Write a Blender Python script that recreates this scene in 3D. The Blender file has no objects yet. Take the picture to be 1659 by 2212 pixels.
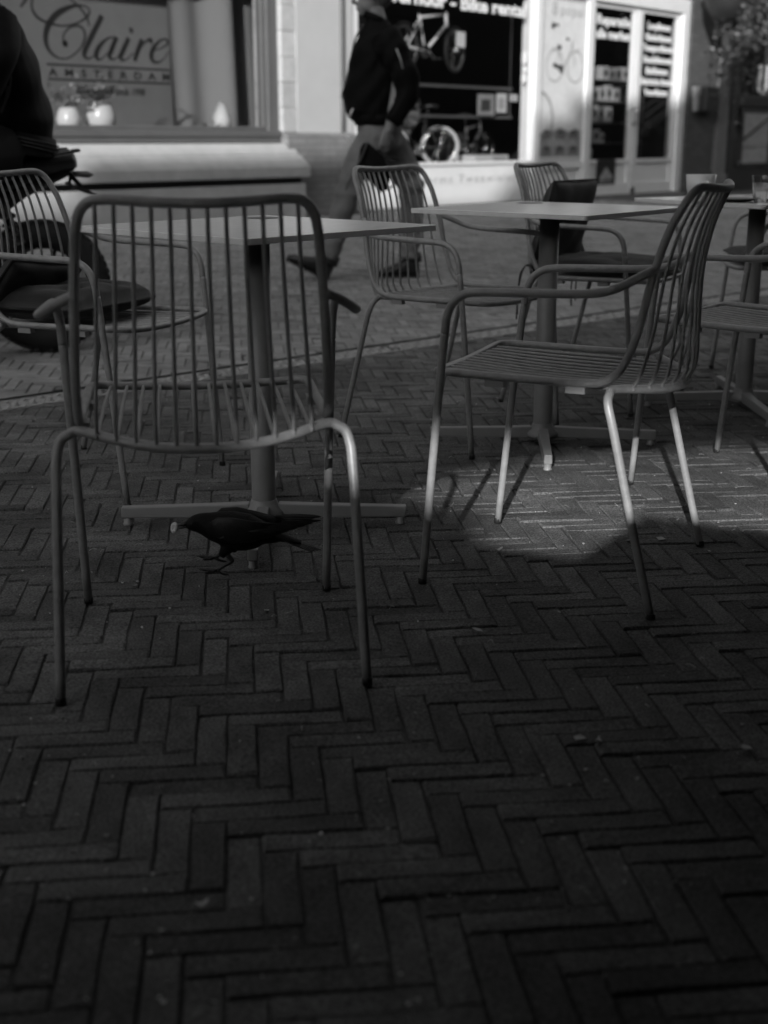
import bpy, bmesh, math, random
from mathutils import Vector, Matrix
random.seed(7)
R = math.radians
scn = bpy.context.scene
COL = scn.collection

# ------------------------------------------------------------------ camera
CAM_H, PITCH = 0.92, 16.307          # metres above the terrace, degrees below the horizon
cam_d = bpy.data.cameras.new('camera')
cam_d.sensor_fit = 'HORIZONTAL'; cam_d.sensor_width = 33.0; cam_d.lens = 54.8
cam_d.clip_start = 0.05; cam_d.clip_end = 600
cam_d.dof.use_dof = True; cam_d.dof.focus_distance = 3.05; cam_d.dof.aperture_fstop = 3.7
cam_d.dof.aperture_blades = 0
cam = bpy.data.objects.new('camera', cam_d); COL.objects.link(cam)
cam.location = (0, 0, CAM_H); cam.rotation_euler = (R(90 - PITCH), 0, 0)
scn.camera = cam

# ------------------------------------------------------------------ light
SUN_H = Vector((-0.20, -0.98, 0)).normalized()     # horizontal direction towards the sun
SUN_EL = R(18.0)
world = bpy.data.worlds.new('World'); scn.world = world; world.use_nodes = True
wn = world.node_tree.nodes; wl = world.node_tree.links
bg = wn['Background']
sky = wn.new('ShaderNodeTexSky'); sky.sky_type = 'NISHITA'; sky.sun_disc = False
sky.sun_elevation = SUN_EL; sky.sun_rotation = math.atan2(SUN_H.x, SUN_H.y)
bw = wn.new('ShaderNodeRGBToBW')                   # the photograph is black and white
wl.new(sky.outputs[0], bw.inputs[0]); wl.new(bw.outputs[0], bg.inputs[0])
bg.inputs[1].default_value = 0.15
sun_d = bpy.data.lights.new('sun', 'SUN'); sun_d.energy = 2.1; sun_d.angle = R(0.53); sun_d.color = (1, 1, 1)
sun = bpy.data.objects.new('sun', sun_d); COL.objects.link(sun)
S = Vector((SUN_H.x * math.cos(SUN_EL), SUN_H.y * math.cos(SUN_EL), math.sin(SUN_EL)))
sun.rotation_euler = S.to_track_quat('Z', 'Y').to_euler(); sun.location = (-4, -20, 12)
vs = scn.view_settings
vs.view_transform = 'Standard'; vs.look = 'None'; vs.exposure = 1.36; vs.gamma = 1.0; vs.use_curve_mapping = False
scn.cycles.use_denoising = True
scn.cycles.max_bounces = 8; scn.cycles.diffuse_bounces = 4; scn.cycles.transparent_max_bounces = 16
scn.cycles.caustics_reflective = False; scn.cycles.caustics_refractive = False
scn.cycles.sample_clamp_indirect = 4.0

# ------------------------------------------------------------------ the street's own frame
PHI = R(49.0)                                       # the street runs along U; N points across it to the shops
U = Vector((math.cos(PHI), math.sin(PHI), 0)); N = Vector((-math.sin(PHI), math.cos(PHI), 0))
FN, BN = 9.3, -2.6                                  # shop fronts / cafe front, metres across the street from the camera
GPHI = R(43.0); GU = Vector((math.cos(GPHI), math.sin(GPHI), 0)); GN_ = Vector((-math.sin(GPHI), math.cos(GPHI), 0))
G0 = GN_.dot(Vector((-1.407, 4.60, 0)))             # the drain line
FOCAL, CX, CY = 2755.0, 829.5, 1106.0
def gz(x, y):                                       # ground height: flat terrace, street rising to the shops
    return 0.031 * max(0.0, (-math.sin(PHI) * x + math.cos(PHI) * y) - 4.1)
def ray(px, py):
    a = (px - CX) / FOCAL; b = -(py - CY) / FOCAL; p = R(PITCH)
    return Vector((a, math.cos(p) + b * math.sin(p), -math.sin(p) + b * math.cos(p)))
def fac(px, py, d=FN):                              # pixel -> (along the shops, height) on the shop-front plane
    r = ray(px, py); t = d / N.dot(r); p = r * t
    return U.dot(p), p.z + CAM_H

# ------------------------------------------------------------------ materials (all grey: a monochrome photograph)
def mat(name, v, rough=0.6, metal=0.0, var=0.0, scale=8.0, bump=0.0, bscale=60.0, spec=0.5, rand=None, sheen=0.0, lines=None, stain=0.0, speck=0.0):
    m = bpy.data.materials.new(name); m.use_nodes = True
    nt = m.node_tree; n = nt.nodes; l = nt.links
    b = n['Principled BSDF']
    b.inputs['Roughness'].default_value = rough; b.inputs['Metallic'].default_value = metal
    b.inputs['Specular IOR Level'].default_value = spec
    b.inputs['Base Color'].default_value = (v, v, v, 1)
    if sheen: b.inputs['Sheen Weight'].default_value = sheen
    tc = n.new('ShaderNodeTexCoord')
    val = None
    if var:
        nz = n.new('ShaderNodeTexNoise'); nz.inputs['Scale'].default_value = scale; nz.inputs['Detail'].default_value = 8; nz.inputs['Roughness'].default_value = 0.65
        l.new(tc.outputs['Object'], nz.inputs['Vector'])
        mr = n.new('ShaderNodeMapRange'); mr.inputs['From Min'].default_value = 0.3; mr.inputs['From Max'].default_value = 0.7
        mr.inputs['To Min'].default_value = v * (1 - var); mr.inputs['To Max'].default_value = v * (1 + var)
        l.new(nz.outputs['Fac'], mr.inputs['Value']); val = mr.outputs[0]
    if rand:
        if rand[0] == 'island':
            g = n.new('ShaderNodeNewGeometry'); src = g.outputs['Random Per Island']
        else:
            g = n.new('ShaderNodeObjectInfo'); src = g.outputs['Random']
        r2 = n.new('ShaderNodeMapRange'); r2.inputs['To Min'].default_value = rand[1]; r2.inputs['To Max'].default_value = rand[2]
        l.new(src, r2.inputs['Value'])
        mu = n.new('ShaderNodeMath'); mu.operation = 'MULTIPLY'
        if val is not None: l.new(val, mu.inputs[0])
        else: mu.inputs[0].default_value = v
        l.new(r2.outputs[0], mu.inputs[1]); val = mu.outputs[0]
    if stain or speck:                              # dirt across the paving (world space) and fine mineral specks
        gp = n.new('ShaderNodeNewGeometry')
        for amt, sc_ in ((stain, 1.7), (stain * .8, 6.0), (speck, 230.0)):
            if not amt: continue
            nz = n.new('ShaderNodeTexNoise'); nz.inputs['Scale'].default_value = sc_; nz.inputs['Detail'].default_value = 5
            l.new(gp.outputs['Position'], nz.inputs['Vector'])
            mr = n.new('ShaderNodeMapRange'); mr.inputs['From Min'].default_value = 0.32; mr.inputs['From Max'].default_value = 0.68; mr.inputs['To Min'].default_value = 1 - amt; mr.inputs['To Max'].default_value = 1 + amt
            l.new(nz.outputs['Fac'], mr.inputs['Value'])
            mu = n.new('ShaderNodeMath'); mu.operation = 'MULTIPLY'
            if val is not None: l.new(val, mu.inputs[0])
            else: mu.inputs[0].default_value = v
            l.new(mr.outputs[0], mu.inputs[1]); val = mu.outputs[0]
    if lines:                                       # brick courses too far away to pick apart
        br = n.new('ShaderNodeTexBrick'); br.inputs['Scale'].default_value = 1.0
        br.inputs['Brick Width'].default_value = 0.22; br.inputs['Row Height'].default_value = 0.062
        br.inputs['Mortar Size'].default_value = 0.006; br.inputs['Mortar Smooth'].default_value = 0.2
        for k, c in zip(('Color1', 'Color2', 'Mortar'), lines): br.inputs[k].default_value = (c, c, c, 1)
        mp = n.new('ShaderNodeMapping'); mp.inputs['Rotation'].default_value = (R(90), 0, 0)
        l.new(tc.outputs['Object'], mp.inputs['Vector']); l.new(mp.outputs[0], br.inputs['Vector'])
        mu = n.new('ShaderNodeMath'); mu.operation = 'MULTIPLY'
        l.new(br.outputs['Color'], mu.inputs[0])
        if val is not None: l.new(val, mu.inputs[1])
        else: mu.inputs[1].default_value = 1
        val = mu.outputs[0]
    if val is not None: l.new(val, b.inputs['Base Color'])
    if bump:
        nb = n.new('ShaderNodeTexNoise'); nb.inputs['Scale'].default_value = bscale; nb.inputs['Detail'].default_value = 6
        l.new(tc.outputs['Object'], nb.inputs['Vector'])
        bu = n.new('ShaderNodeBump'); bu.inputs['Strength'].default_value = bump; bu.inputs['Distance'].default_value = 0.004
        l.new(nb.outputs['Fac'], bu.inputs['Height']); l.new(bu.outputs[0], b.inputs['Normal'])
    return m

def glass_mat(name, tint=0.92, refl=1.0):
    m = bpy.data.materials.new(name); m.use_nodes = True
    nt = m.node_tree; n = nt.nodes; l = nt.links
    for x in list(n):
        if x.type != 'OUTPUT_MATERIAL': n.remove(x)
    out = [x for x in n if x.type == 'OUTPUT_MATERIAL'][0]
    tr = n.new('ShaderNodeBsdfTransparent'); tr.inputs[0].default_value = (tint, tint, tint, 1)
    gl = n.new('ShaderNodeBsdfGlossy'); gl.inputs['Roughness'].default_value = 0.01
    fr = n.new('ShaderNodeLayerWeight'); fr.inputs['Blend'].default_value = 0.5     # Schlick: the same on both sides of the pane
    pw = n.new('ShaderNodeMath'); pw.operation = 'POWER'; pw.inputs[1].default_value = 5.0
    mu = n.new('ShaderNodeMath'); mu.operation = 'MULTIPLY_ADD'; mu.inputs[1].default_value = 0.96 * refl; mu.inputs[2].default_value = 0.04 * refl; mu.use_clamp = True
    mx = n.new('ShaderNodeMixShader')
    l.new(fr.outputs['Facing'], pw.inputs[0]); l.new(pw.outputs[0], mu.inputs[0]); l.new(mu.outputs[0], mx.inputs[0])
    l.new(tr.outputs[0], mx.inputs[1]); l.new(gl.outputs[0], mx.inputs[2]); l.new(mx.outputs[0], out.inputs[0])
    return m

def drink_glass_mat(name):
    m = bpy.data.materials.new(name); m.use_nodes = True
    b = m.node_tree.nodes['Principled BSDF']
    b.inputs['Transmission Weight'].default_value = 1.0; b.inputs['Roughness'].default_value = 0.02; b.inputs['IOR'].default_value = 1.45
    b.inputs['Base Color'].default_value = (0.95, 0.95, 0.95, 1)
    return m

M = dict(
    joint=mat('joint_sand', 0.06, 0.95, var=0.6, scale=30, bump=0.9, bscale=260, stain=0.45, speck=0.4),
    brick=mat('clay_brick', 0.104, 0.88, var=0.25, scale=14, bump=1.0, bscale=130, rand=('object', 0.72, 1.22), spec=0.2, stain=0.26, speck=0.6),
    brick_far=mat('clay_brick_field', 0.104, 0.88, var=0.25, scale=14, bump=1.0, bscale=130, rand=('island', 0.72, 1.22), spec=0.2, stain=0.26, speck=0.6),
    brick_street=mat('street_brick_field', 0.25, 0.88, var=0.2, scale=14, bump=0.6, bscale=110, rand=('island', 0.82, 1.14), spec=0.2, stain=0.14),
    chair=mat('powder_coat', 0.25, 0.38, var=0.2, scale=38, bump=0.05, bscale=500),
    pad=mat('white_plastic', 0.24, 0.5),
    table=mat('table_laminate', 0.70, 0.25, var=0.06, scale=30),
    base=mat('table_metal', 0.24, 0.45, var=0.08, scale=20, bump=0.03, bscale=300),
    dark=mat('dark_metal', 0.02, 0.5),
    cushion=mat('black_cloth', 0.018, 0.95, var=0.4, scale=25, bump=0.4, bscale=400, sheen=0.1),
    white=mat('white_paint', 0.46, 0.5, var=0.05, scale=3, bump=0.05, bscale=40),
    frame=mat('white_frame_paint', 0.70, 0.4, var=0.04, scale=5),
    grey_frame=mat('grey_window_paint', 0.10, 0.45, var=0.1, scale=6),
    stone=mat('pale_stone', 0.40, 0.7, var=0.12, scale=6, bump=0.2, bscale=60),
    quoin=mat('worn_render', 0.42, 0.75, var=0.15, scale=7, bump=0.2, bscale=50, rand=('object', 0.85, 1.1)),
    plinth=mat('plinth_brick', 1.0, 0.85, var=0.12, scale=7, lines=(0.16, 0.20, 0.13)),
    wallbrick=mat('wall_brick', 1.0, 0.85, var=0.15, scale=4, lines=(0.065, 0.09, 0.05)),
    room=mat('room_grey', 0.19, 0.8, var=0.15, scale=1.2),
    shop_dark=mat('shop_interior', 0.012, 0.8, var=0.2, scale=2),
    black=mat('black_print', 0.008, 0.5),
    ink=mat('grey_print', 0.05, 0.5),
    faint=mat('faint_print', 0.38, 0.5),
    signwhite=mat('white_print', 0.78, 0.5),
    paper=mat('paper', 0.62, 0.7, var=0.08, scale=12),
    paper_grey=mat('poster_tone', 0.30, 0.7, var=0.3, scale=9),
    sheer=mat('sheer_curtain', 0.21, 0.9),
    glass=glass_mat('window_glass', 0.90, 1.0),
    doorglass=glass_mat('door_glass', 0.80, 1.0),
    tumbler=drink_glass_mat('drinking_glass'),
    ceramic=mat('white_ceramic', 0.66, 0.25),
    rubber=mat('rubber', 0.012, 0.8, bump=0.2, bscale=90),
    jacket=mat('black_nylon', 0.006, 0.75, spec=0.08, var=0.3, scale=10, bump=0.35, bscale=25),
    jacket2=mat('black_satin', 0.004, 0.6, spec=0.12, var=0.3, scale=10, bump=0.4, bscale=22),
    rib=mat('knit_stripe', 0.06, 0.9),
    jeans=mat('grey_denim', 0.16, 0.9, var=0.3, scale=6, bump=0.35, bscale=30),
    trousers=mat('dark_trousers', 0.012, 0.9, var=0.3, scale=8, bump=0.3, bscale=30),
    leather=mat('black_leather', 0.015, 0.4),
    skin=mat('skin', 0.20, 0.5, var=0.08, scale=12),
    hair=mat('grey_hair', 0.06, 0.7, var=0.4, scale=60),
    feather=mat('black_feather', 0.005, 0.65, spec=0.15, var=0.4, scale=60, bump=0.5, bscale=120),
    feather2=mat('flight_feather', 0.007, 0.5, spec=0.3, var=0.3, scale=80, bump=0.3, bscale=200),
    horn=mat('bird_horn', 0.022, 0.45, bump=0.3, bscale=300),
    pale=mat('pale_food', 0.55, 0.7, var=0.2, scale=60),
    eye=mat('pale_eye', 0.35, 0.2),
    leaf=mat('leaf', 0.12, 0.55, rand=('island', 0.35, 1.6)),
    leafin=mat('indoor_leaf', 0.22, 0.6, rand=('island', 0.5, 1.5)),
    grate=mat('cast_iron_grate', 0.36, 0.55, var=0.25, scale=30),
    slot=mat('drain_slot', 0.006, 0.9),
    litter=mat('litter', 0.38, 0.8, rand=('island', 0.25, 1.4)),
    chrome=mat('bright_metal', 0.55, 0.25, metal=1.0),
    whitetyre=mat('white_tyre', 0.60, 0.6),
    concrete=mat('cafe_wall', 0.10, 0.9, var=0.15, scale=2),
    canvas=mat('added_canvas', 0.02, 0.9, var=0.2, scale=5),
    ground=mat('ground', 0.12, 0.9, var=0.2, scale=2),
    darkwood=mat('dark_timber', 0.018, 0.5, var=0.2, scale=5),
    brownstone=mat('brown_stone', 0.17, 0.8, var=0.2, scale=7),
)

# ------------------------------------------------------------------ mesh helpers
def catmull(pts, sub=6):
    pts = [Vector(p) for p in pts]
    if len(pts) < 3: return pts
    P = [pts[0] * 2 - pts[1]] + pts + [pts[-1] * 2 - pts[-2]]
    out = []
    for i in range(1, len(P) - 2):
        for k in range(sub):
            t = k / sub; a, b, c, d = P[i - 1], P[i], P[i + 1], P[i + 2]
            out.append(0.5 * ((2 * b) + (c - a) * t + (2 * a - 5 * b + 4 * c - d) * t * t + (3 * b - a - 3 * c + d) * t ** 3))
    out.append(pts[-1])
    return out

class MB:
    def __init__(s): s.v = []; s.f = []; s.sm = []
    def add(s, vs, fs, smooth=False):
        b = len(s.v); s.v += [tuple(v) for v in vs]
        for f in fs: s.f.append([i + b for i in f]); s.sm.append(smooth)
        return s
    def box(s, a, b):
        (x0, y0, z0), (x1, y1, z1) = a, b
        v = [(x0, y0, z0), (x1, y0, z0), (x1, y1, z0), (x0, y1, z0), (x0, y0, z1), (x1, y0, z1), (x1, y1, z1), (x0, y1, z1)]
        return s.add(v, [(3, 2, 1, 0), (4, 5, 6, 7), (0, 1, 5, 4), (1, 2, 6, 5), (2, 3, 7, 6), (3, 0, 4, 7)])
    def tube(s, pts, r, seg=10, caps=True, closed=False, flat=1.0):
        pts = [Vector(p) for p in pts]; n = len(pts)
        rs = r if isinstance(r, (list, tuple)) else [r] * n
        T = []
        for i in range(n):
            a = pts[(i - 1) % n] if (closed or i > 0) else pts[i]
            b = pts[(i + 1) % n] if (closed or i < n - 1) else pts[i]
            t = (b - a); T.append(t.normalized() if t.length > 1e-9 else Vector((0, 0, 1)))
        ref = Vector((0, 0, 1)) if abs(T[0].z) < 0.9 else Vector((1, 0, 0))
        nrm = (ref - T[0] * ref.dot(T[0])).normalized()
        vs, fs = [], []
        for i in range(n):
            nrm = (nrm - T[i] * nrm.dot(T[i]))
            nrm = nrm.normalized() if nrm.length > 1e-9 else T[i].orthogonal().normalized()
            bn = T[i].cross(nrm)
            for k in range(seg):
                a = 2 * math.pi * k / seg
                vs.append(pts[i] + (nrm * math.cos(a) * flat + bn * math.sin(a)) * rs[i])
        m = n if closed else n - 1
        for i in range(m):
            for k in range(seg):
                k2 = (k + 1) % seg; j = (i + 1) % n
                fs.append((i * seg + k, i * seg + k2, j * seg + k2, j * seg + k))
        s.add(vs, fs, True)
        if caps and not closed:
            b = len(s.v) - len(vs)
            s.f.append([b + k for k in range(seg)][::-1]); s.sm.append(False)
            s.f.append([b + (n - 1) * seg + k for k in range(seg)]); s.sm.append(False)
        return s
    def lathe(s, prof, c=(0, 0, 0), seg=24, smooth=True):
        vs, fs = [], []
        for (r, z) in prof:
            for k in range(seg):
                a = 2 * math.pi * k / seg
                vs.append((c[0] + r * math.cos(a), c[1] + r * math.sin(a), c[2] + z))
        for i in range(len(prof) - 1):
            for k in range(seg):
                k2 = (k + 1) % seg
                fs.append((i * seg + k, i * seg + k2, (i + 1) * seg + k2, (i + 1) * seg + k))
        s.add(vs, fs, smooth)
        b = len(s.v) - len(vs)
        if prof[0][0] > 1e-6: s.f.append([b + k for k in range(seg)][::-1]); s.sm.append(False)
        if prof[-1][0] > 1e-6: s.f.append([b + (len(prof) - 1) * seg + k for k in range(seg)]); s.sm.append(False)
        return s
    def loft(s, secs, seg=16, smooth=True, caps=True):
        # secs: (centre, a-vector, b-vector) ellipses
        vs, fs = [], []; n = len(secs)
        for (c, a, b) in secs:
            c, a, b = Vector(c), Vector(a), Vector(b)
            for k in range(seg):
                t = 2 * math.pi * k / seg
                vs.append(c + a * math.cos(t) + b * math.sin(t))
        for i in range(n - 1):
            for k in range(seg):
                k2 = (k + 1) % seg
                fs.append((i * seg + k, i * seg + k2, (i + 1) * seg + k2, (i + 1) * seg + k))
        s.add(vs, fs, smooth)
        if caps:
            b = len(s.v) - len(vs)
            s.f.append([b + k for k in range(seg)][::-1]); s.sm.append(smooth)
            s.f.append([b + (n - 1) * seg + k for k in range(seg)]); s.sm.append(smooth)
        return s
    def prism(s, poly, d0, d1, axes='xz'):
        # extrude a 2-D polygon; axes gives which local axes the polygon uses
        n = len(poly)
        def p(q, d):
            return {'xz': (q[0], d, q[1]), 'xy': (q[0], q[1], d), 'yz': (d, q[0], q[1])}[axes]
        vs = [p(q, d0) for q in poly] + [p(q, d1) for q in poly]
        fs = [tuple(range(n)), tuple(range(2 * n - 1, n - 1, -1))]
        fs += [(i + n, (i + 1) % n + n, (i + 1) % n, i) for i in range(n)]
        return s.add(vs, fs)
    def strip(s, pts, widths, d, th=0.003):
        # flat calligraphic stroke in the x-z plane at depth d
        pts = [Vector((p[0], 0, p[1])) for p in pts]; n = len(pts); L, Rr = [], []
        for i in range(n):
            t = pts[min(i + 1, n - 1)] - pts[max(i - 1, 0)]; t.normalize()
            nn = Vector((-t.z, 0, t.x)) * widths[i] * 0.5
            L.append(pts[i] + nn); Rr.append(pts[i] - nn)
        vs = [(p.x, d, p.z) for p in L] + [(p.x, d, p.z) for p in Rr]
        return s.add(vs, [(i, i + 1, n + i + 1, n + i) for i in range(n - 1)])
    def mesh(s, name):
        me = bpy.data.meshes.new(name); me.from_pydata(s.v, [], s.f); me.update()
        me.polygons.foreach_set('use_smooth', s.sm)
        bm = bmesh.new(); bm.from_mesh(me); bmesh.ops.recalc_face_normals(bm, faces=bm.faces); bm.to_mesh(me); bm.free()
        return me

def link(name, me, m=None, parent=None, loc=None, rot=None):
    o = bpy.data.objects.new(name, me); COL.objects.link(o)
    if m and me is not None and len(me.materials) == 0: me.materials.append(m)
    if parent: o.parent = parent
    if loc is not None: o.location = loc
    if rot is not None: o.rotation_euler = rot
    return o
def obj(name, mb, m, parent=None, loc=None, rot=None, bevel=0.0, seg=2):
    o = link(name, mb.mesh(name), m, parent, loc, rot)
    if bevel:
        b = o.modifiers.new('bevel', 'BEVEL'); b.width = bevel; b.segments = seg; b.limit_method = 'ANGLE'; b.angle_limit = R(40)
    return o
def tag(o, label, cat, group=None):
    o['label'] = label; o['category'] = cat
    if group: o['group'] = group
    return o
def thing(name, label, cat, loc=(0, 0, 0), rz=0.0, group=None):
    o = link(name, None, None, None, loc, (0, 0, rz)); o.empty_display_size = 0.1
    return tag(o, label, cat, group)
def struct(o): o['kind'] = 'structure'; return o
def stuff(o): o['kind'] = 'stuff'; return o
def SF(s, d=0.0, z=0.0):                              # shop-front coordinates -> world (d = metres into the building)
    return U * s + N * (FN + d) + Vector((0, 0, z))
def shop_thing(name, label, cat, s0=0.0, d0=0.0, z0=0.0, group=None):
    return thing(name, label, cat, SF(s0, d0, z0), PHI, group)
def text_mesh(body, size, depth=0.002, bold=0.0, shear=0.0, width=None, spacing=1.0):
    c = bpy.data.curves.new('lettering', 'FONT'); c.body = body; c.size = size; c.extrude = depth / 2
    c.offset = bold; c.shear = shear; c.align_x = 'CENTER'; c.align_y = 'CENTER'; c.space_character = spacing; c.resolution_u = 3
    t = bpy.data.objects.new('lettering', c); COL.objects.link(t)
    dg = bpy.context.evaluated_depsgraph_get(); me = bpy.data.meshes.new_from_object(t.evaluated_get(dg))
    bpy.data.objects.remove(t); bpy.data.curves.remove(c)
    if width:
        xs = [v.co.x for v in me.vertices]; k = width / (max(xs) - min(xs)); mid = (max(xs) + min(xs)) / 2
        for v in me.vertices: v.co.x = (v.co.x - mid) * k
    return me
def lettering(body, parent, s, z, d, h, width=None, m=None, bold=0.0, shear=0.0, spacing=1.0, label=None):
    me = text_mesh(body, h, 0.003, bold, shear, width, spacing)
    o = link('lettering', me, m or M['signwhite'], parent, (s, d, z), (R(90), 0, 0))
    if label: o['label'] = label
    return o
def realise(mb, voxel, smooth_iter=6):                # one continuous surface out of overlapping limbs
    me = mb.mesh('tmp'); o = bpy.data.objects.new('tmp', me); COL.objects.link(o)
    r = o.modifiers.new('r', 'REMESH'); r.mode = 'VOXEL'; r.voxel_size = voxel; r.use_smooth_shade = True
    sm = o.modifiers.new('s', 'SMOOTH'); sm.factor = 0.5; sm.iterations = smooth_iter
    dg = bpy.context.evaluated_depsgraph_get(); out = bpy.data.meshes.new_from_object(o.evaluated_get(dg))
    bpy.data.objects.remove(o); bpy.data.meshes.remove(me)
    out.polygons.foreach_set('use_smooth', [True] * len(out.polygons))
    return out
def ellipsoid(mb, c, r, seg=14, rings=9, rot=None):
    c = Vector(c); vs, fs = [], []
    for i in range(rings + 1):
        th = math.pi * i / rings
        for k in range(seg):
            a = 2 * math.pi * k / seg
            p = Vector((r[0] * math.sin(th) * math.cos(a), r[1] * math.sin(th) * math.sin(a), r[2] * math.cos(th)))
            if rot: p = rot @ p
            vs.append(c + p)
    for i in range(rings):
        for k in range(seg):
            k2 = (k + 1) % seg
            fs.append((i * seg + k, (i + 1) * seg + k, (i + 1) * seg + k2, i * seg + k2))
    return mb.add(vs, fs, True)
# ================================================================== GROUND
g = MB(); g.add([(-250, -250, -0.06), (250, -250, -0.06), (250, 250, -0.06), (-250, 250, -0.06)], [(0, 1, 2, 3)])
struct(obj('ground', g, M['ground']))

# joint bed: a sheet that follows the ground a few millimetres below the brick tops
pv = MB(); xs = [-14 + i * 0.5 for i in range(70)]; ys = [-4 + i * 0.5 for i in range(58)]
pv.add([(x, y, gz(x, y) - 0.0055) for y in ys for x in xs],
       [(j * 70 + i, j * 70 + i + 1, (j + 1) * 70 + i + 1, (j + 1) * 70 + i) for j in range(57) for i in range(69)], True)
pavement = struct(obj('pavement', pv, M['joint']))

BR = R(6.5)                                          # herringbone direction
bx_ = Vector((math.cos(BR), math.sin(BR), 0)); by_ = Vector((-math.sin(BR), math.cos(BR), 0))
CW, CH_ = 0.0480, 0.0432; NB = 4; JOINT = 0.0036      # bricks laid lengthways are made shorter and broader to fit the camera view
B0 = Vector((-0.208, 1.906, 0))                      # a brick corner read off the photograph
def clip(poly, p0, nrm, keep):                       # convex polygon cut by a line
    out = []; n = len(poly)
    for i in range(n):
        a, b = poly[i], poly[(i + 1) % n]
        da = (a - p0).dot(nrm) * keep; db = (b - p0).dot(nrm) * keep
        if da >= 0: out.append(a)
        if (da >= 0) != (db >= 0): out.append(a + (b - a) * (da / (da - db)))
    return out
def brick_geo(poly, z, mb, rnd, tilt=True, fine=True):
    if fine and len(poly) == 4:                        # worn outline: extra points along the long sides
        out = []
        for i in range(4):
            a, b_ = poly[i], poly[(i + 1) % 4]; out.append(a)
            if (b_ - a).length > .09: out += [a.lerp(b_, rnd.uniform(.22, .42)), a.lerp(b_, rnd.uniform(.58, .8))]
        poly = out
    c = sum(poly, Vector((0, 0, 0))) / len(poly)
    tx, ty, dz = (rnd.uniform(-.016, .016), rnd.uniform(-.016, .016), rnd.uniform(-.0030, .0022)) if tilt else (0, 0, 0)
    hz = lambda p: z + dz + (p.x - c.x) * tx + (p.y - c.y) * ty
    n = len(poly); top, mid, bot = [], [], []
    for p in poly:
        q = p + Vector((rnd.uniform(-.0014, .0014), rnd.uniform(-.0014, .0014), 0))
        d = (c - q); d = d / max(d.length, 1e-6)
        t = q + d * rnd.uniform(.0022, .0055)
        top.append((t.x, t.y, hz(t) + rnd.uniform(-.0006, .0006))); mid.append((q.x, q.y, hz(q) - 0.0032)); bot.append((q.x, q.y, hz(q) - 0.03))
    fs = [tuple(range(n))]
    for i in range(n):
        j = (i + 1) % n
        fs.append((n + i, n + j, j, i)); fs.append((2 * n + i, 2 * n + j, n + j, n + i))
    mb.add(top + mid + bot, fs)
rnd = random.Random(3)
GB0, GB1 = G0 - 0.175, G0 + 0.03                      # band kept free for the drain
p_lo = GN_ * GB0; p_hi = GN_ * GB1
cells = []
for r in range(-370, 46):
    base = r
    for rep in range(-28, 66):
        k = r + rep * 2 * NB
        cells.append((k, r, 'h')); cells.append((k, r, 'v'))
near = []; far_mb = MB(); street_mb = MB()
tanh = 829.5 / 2755
for (k, r, o) in cells:
    if o == 'h': x0, x1, y0, y1 = k * CW, (k + NB) * CW, -(r + 1) * CH_, -r * CH_
    else: x0, x1, y0, y1 = (k - 1) * CW, k * CW, -(r + NB) * CH_, -r * CH_
    h = JOINT / 2
    cx, cy = (x0 + x1) / 2, (y0 + y1) / 2
    c = B0 + bx_ * cx + by_ * cy
    if c.y < 0.5 or c.y > 17 or abs(c.x) > (0.34 * c.y + 2.0): continue
    nn = N.dot(c)
    if nn > FN + 0.05: continue
    poly = [B0 + bx_ * a + by_ * b for a, b in ((x0 + h, y0 + h), (x1 - h, y0 + h), (x1 - h, y1 - h), (x0 + h, y1 - h))]
    dg_ = [GN_.dot(p) for p in poly]
    cut = False
    if max(dg_) > GB0 and min(dg_) < GB1:
        cut = True
        lo = clip(poly, p_lo, GN_, -1) if min(dg_) < GB0 else []
        hi = clip(poly, p_hi, GN_, 1) if max(dg_) > GB1 else []
        poly = lo if len(lo) >= 3 else hi
        if len(poly) < 3: continue
        c2 = sum(poly, Vector((0, 0, 0))) / len(poly)
    z = gz(c.x, c.y)
    inview = abs(c.x) < tanh * c.y * 1.0 and c.y > 1.19
    if inview and not cut and c.y < 4.2: near.append((c.y, c, o))
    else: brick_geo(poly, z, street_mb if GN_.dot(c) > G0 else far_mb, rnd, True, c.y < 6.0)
near.sort(key=lambda t: t[0])
# the 300 that show largest become single bricks: sixteen shared shapes
var = []
for i in range(16):
    mb = MB(); hl, hw = (NB * CW / 2 - JOINT / 2, CH_ / 2 - JOINT / 2) if i < 8 else (NB * CH_ / 2 - JOINT / 2, CW / 2 - JOINT / 2)
    brick_geo([Vector(p) for p in ((-hl, -hw, 0), (hl, -hw, 0), (hl, hw, 0), (-hl, hw, 0))], 0, mb, random.Random(i), False)
    me = mb.mesh('brick'); me.materials.append(M['brick']); var.append(me)
for i, (d, c, o) in enumerate(near):
    if i < 300:
        b = link('brick', var[rnd.randrange(8) + (0 if o == 'h' else 8)], None, pavement, (c.x, c.y, gz(c.x, c.y) + rnd.uniform(-.0030, .0022)),
                 (rnd.uniform(-.014, .014), rnd.uniform(-.008, .008), BR + (0 if o == 'h' else R(90)) + (math.pi if rnd.random() < .5 else 0) + rnd.uniform(-.006, .006)))
    else:
        ax, ay = (bx_, by_) if o == 'h' else (by_, bx_)
        hl, hw = (NB * CW / 2 - JOINT / 2, CH_ / 2 - JOINT / 2) if o == 'h' else (NB * CH_ / 2 - JOINT / 2, CW / 2 - JOINT / 2)
        poly = [c - ax * hl - ay * hw, c + ax * hl - ay * hw, c + ax * hl + ay * hw, c - ax * hl + ay * hw]
        if o == 'v': poly.reverse()
        brick_geo(poly, gz(c.x, c.y), far_mb, rnd)
stuff(obj('brick_field', far_mb, M['brick_far'], pavement))
stuff(obj('street_bricks', street_mb, M['brick_street'], pavement))

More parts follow.
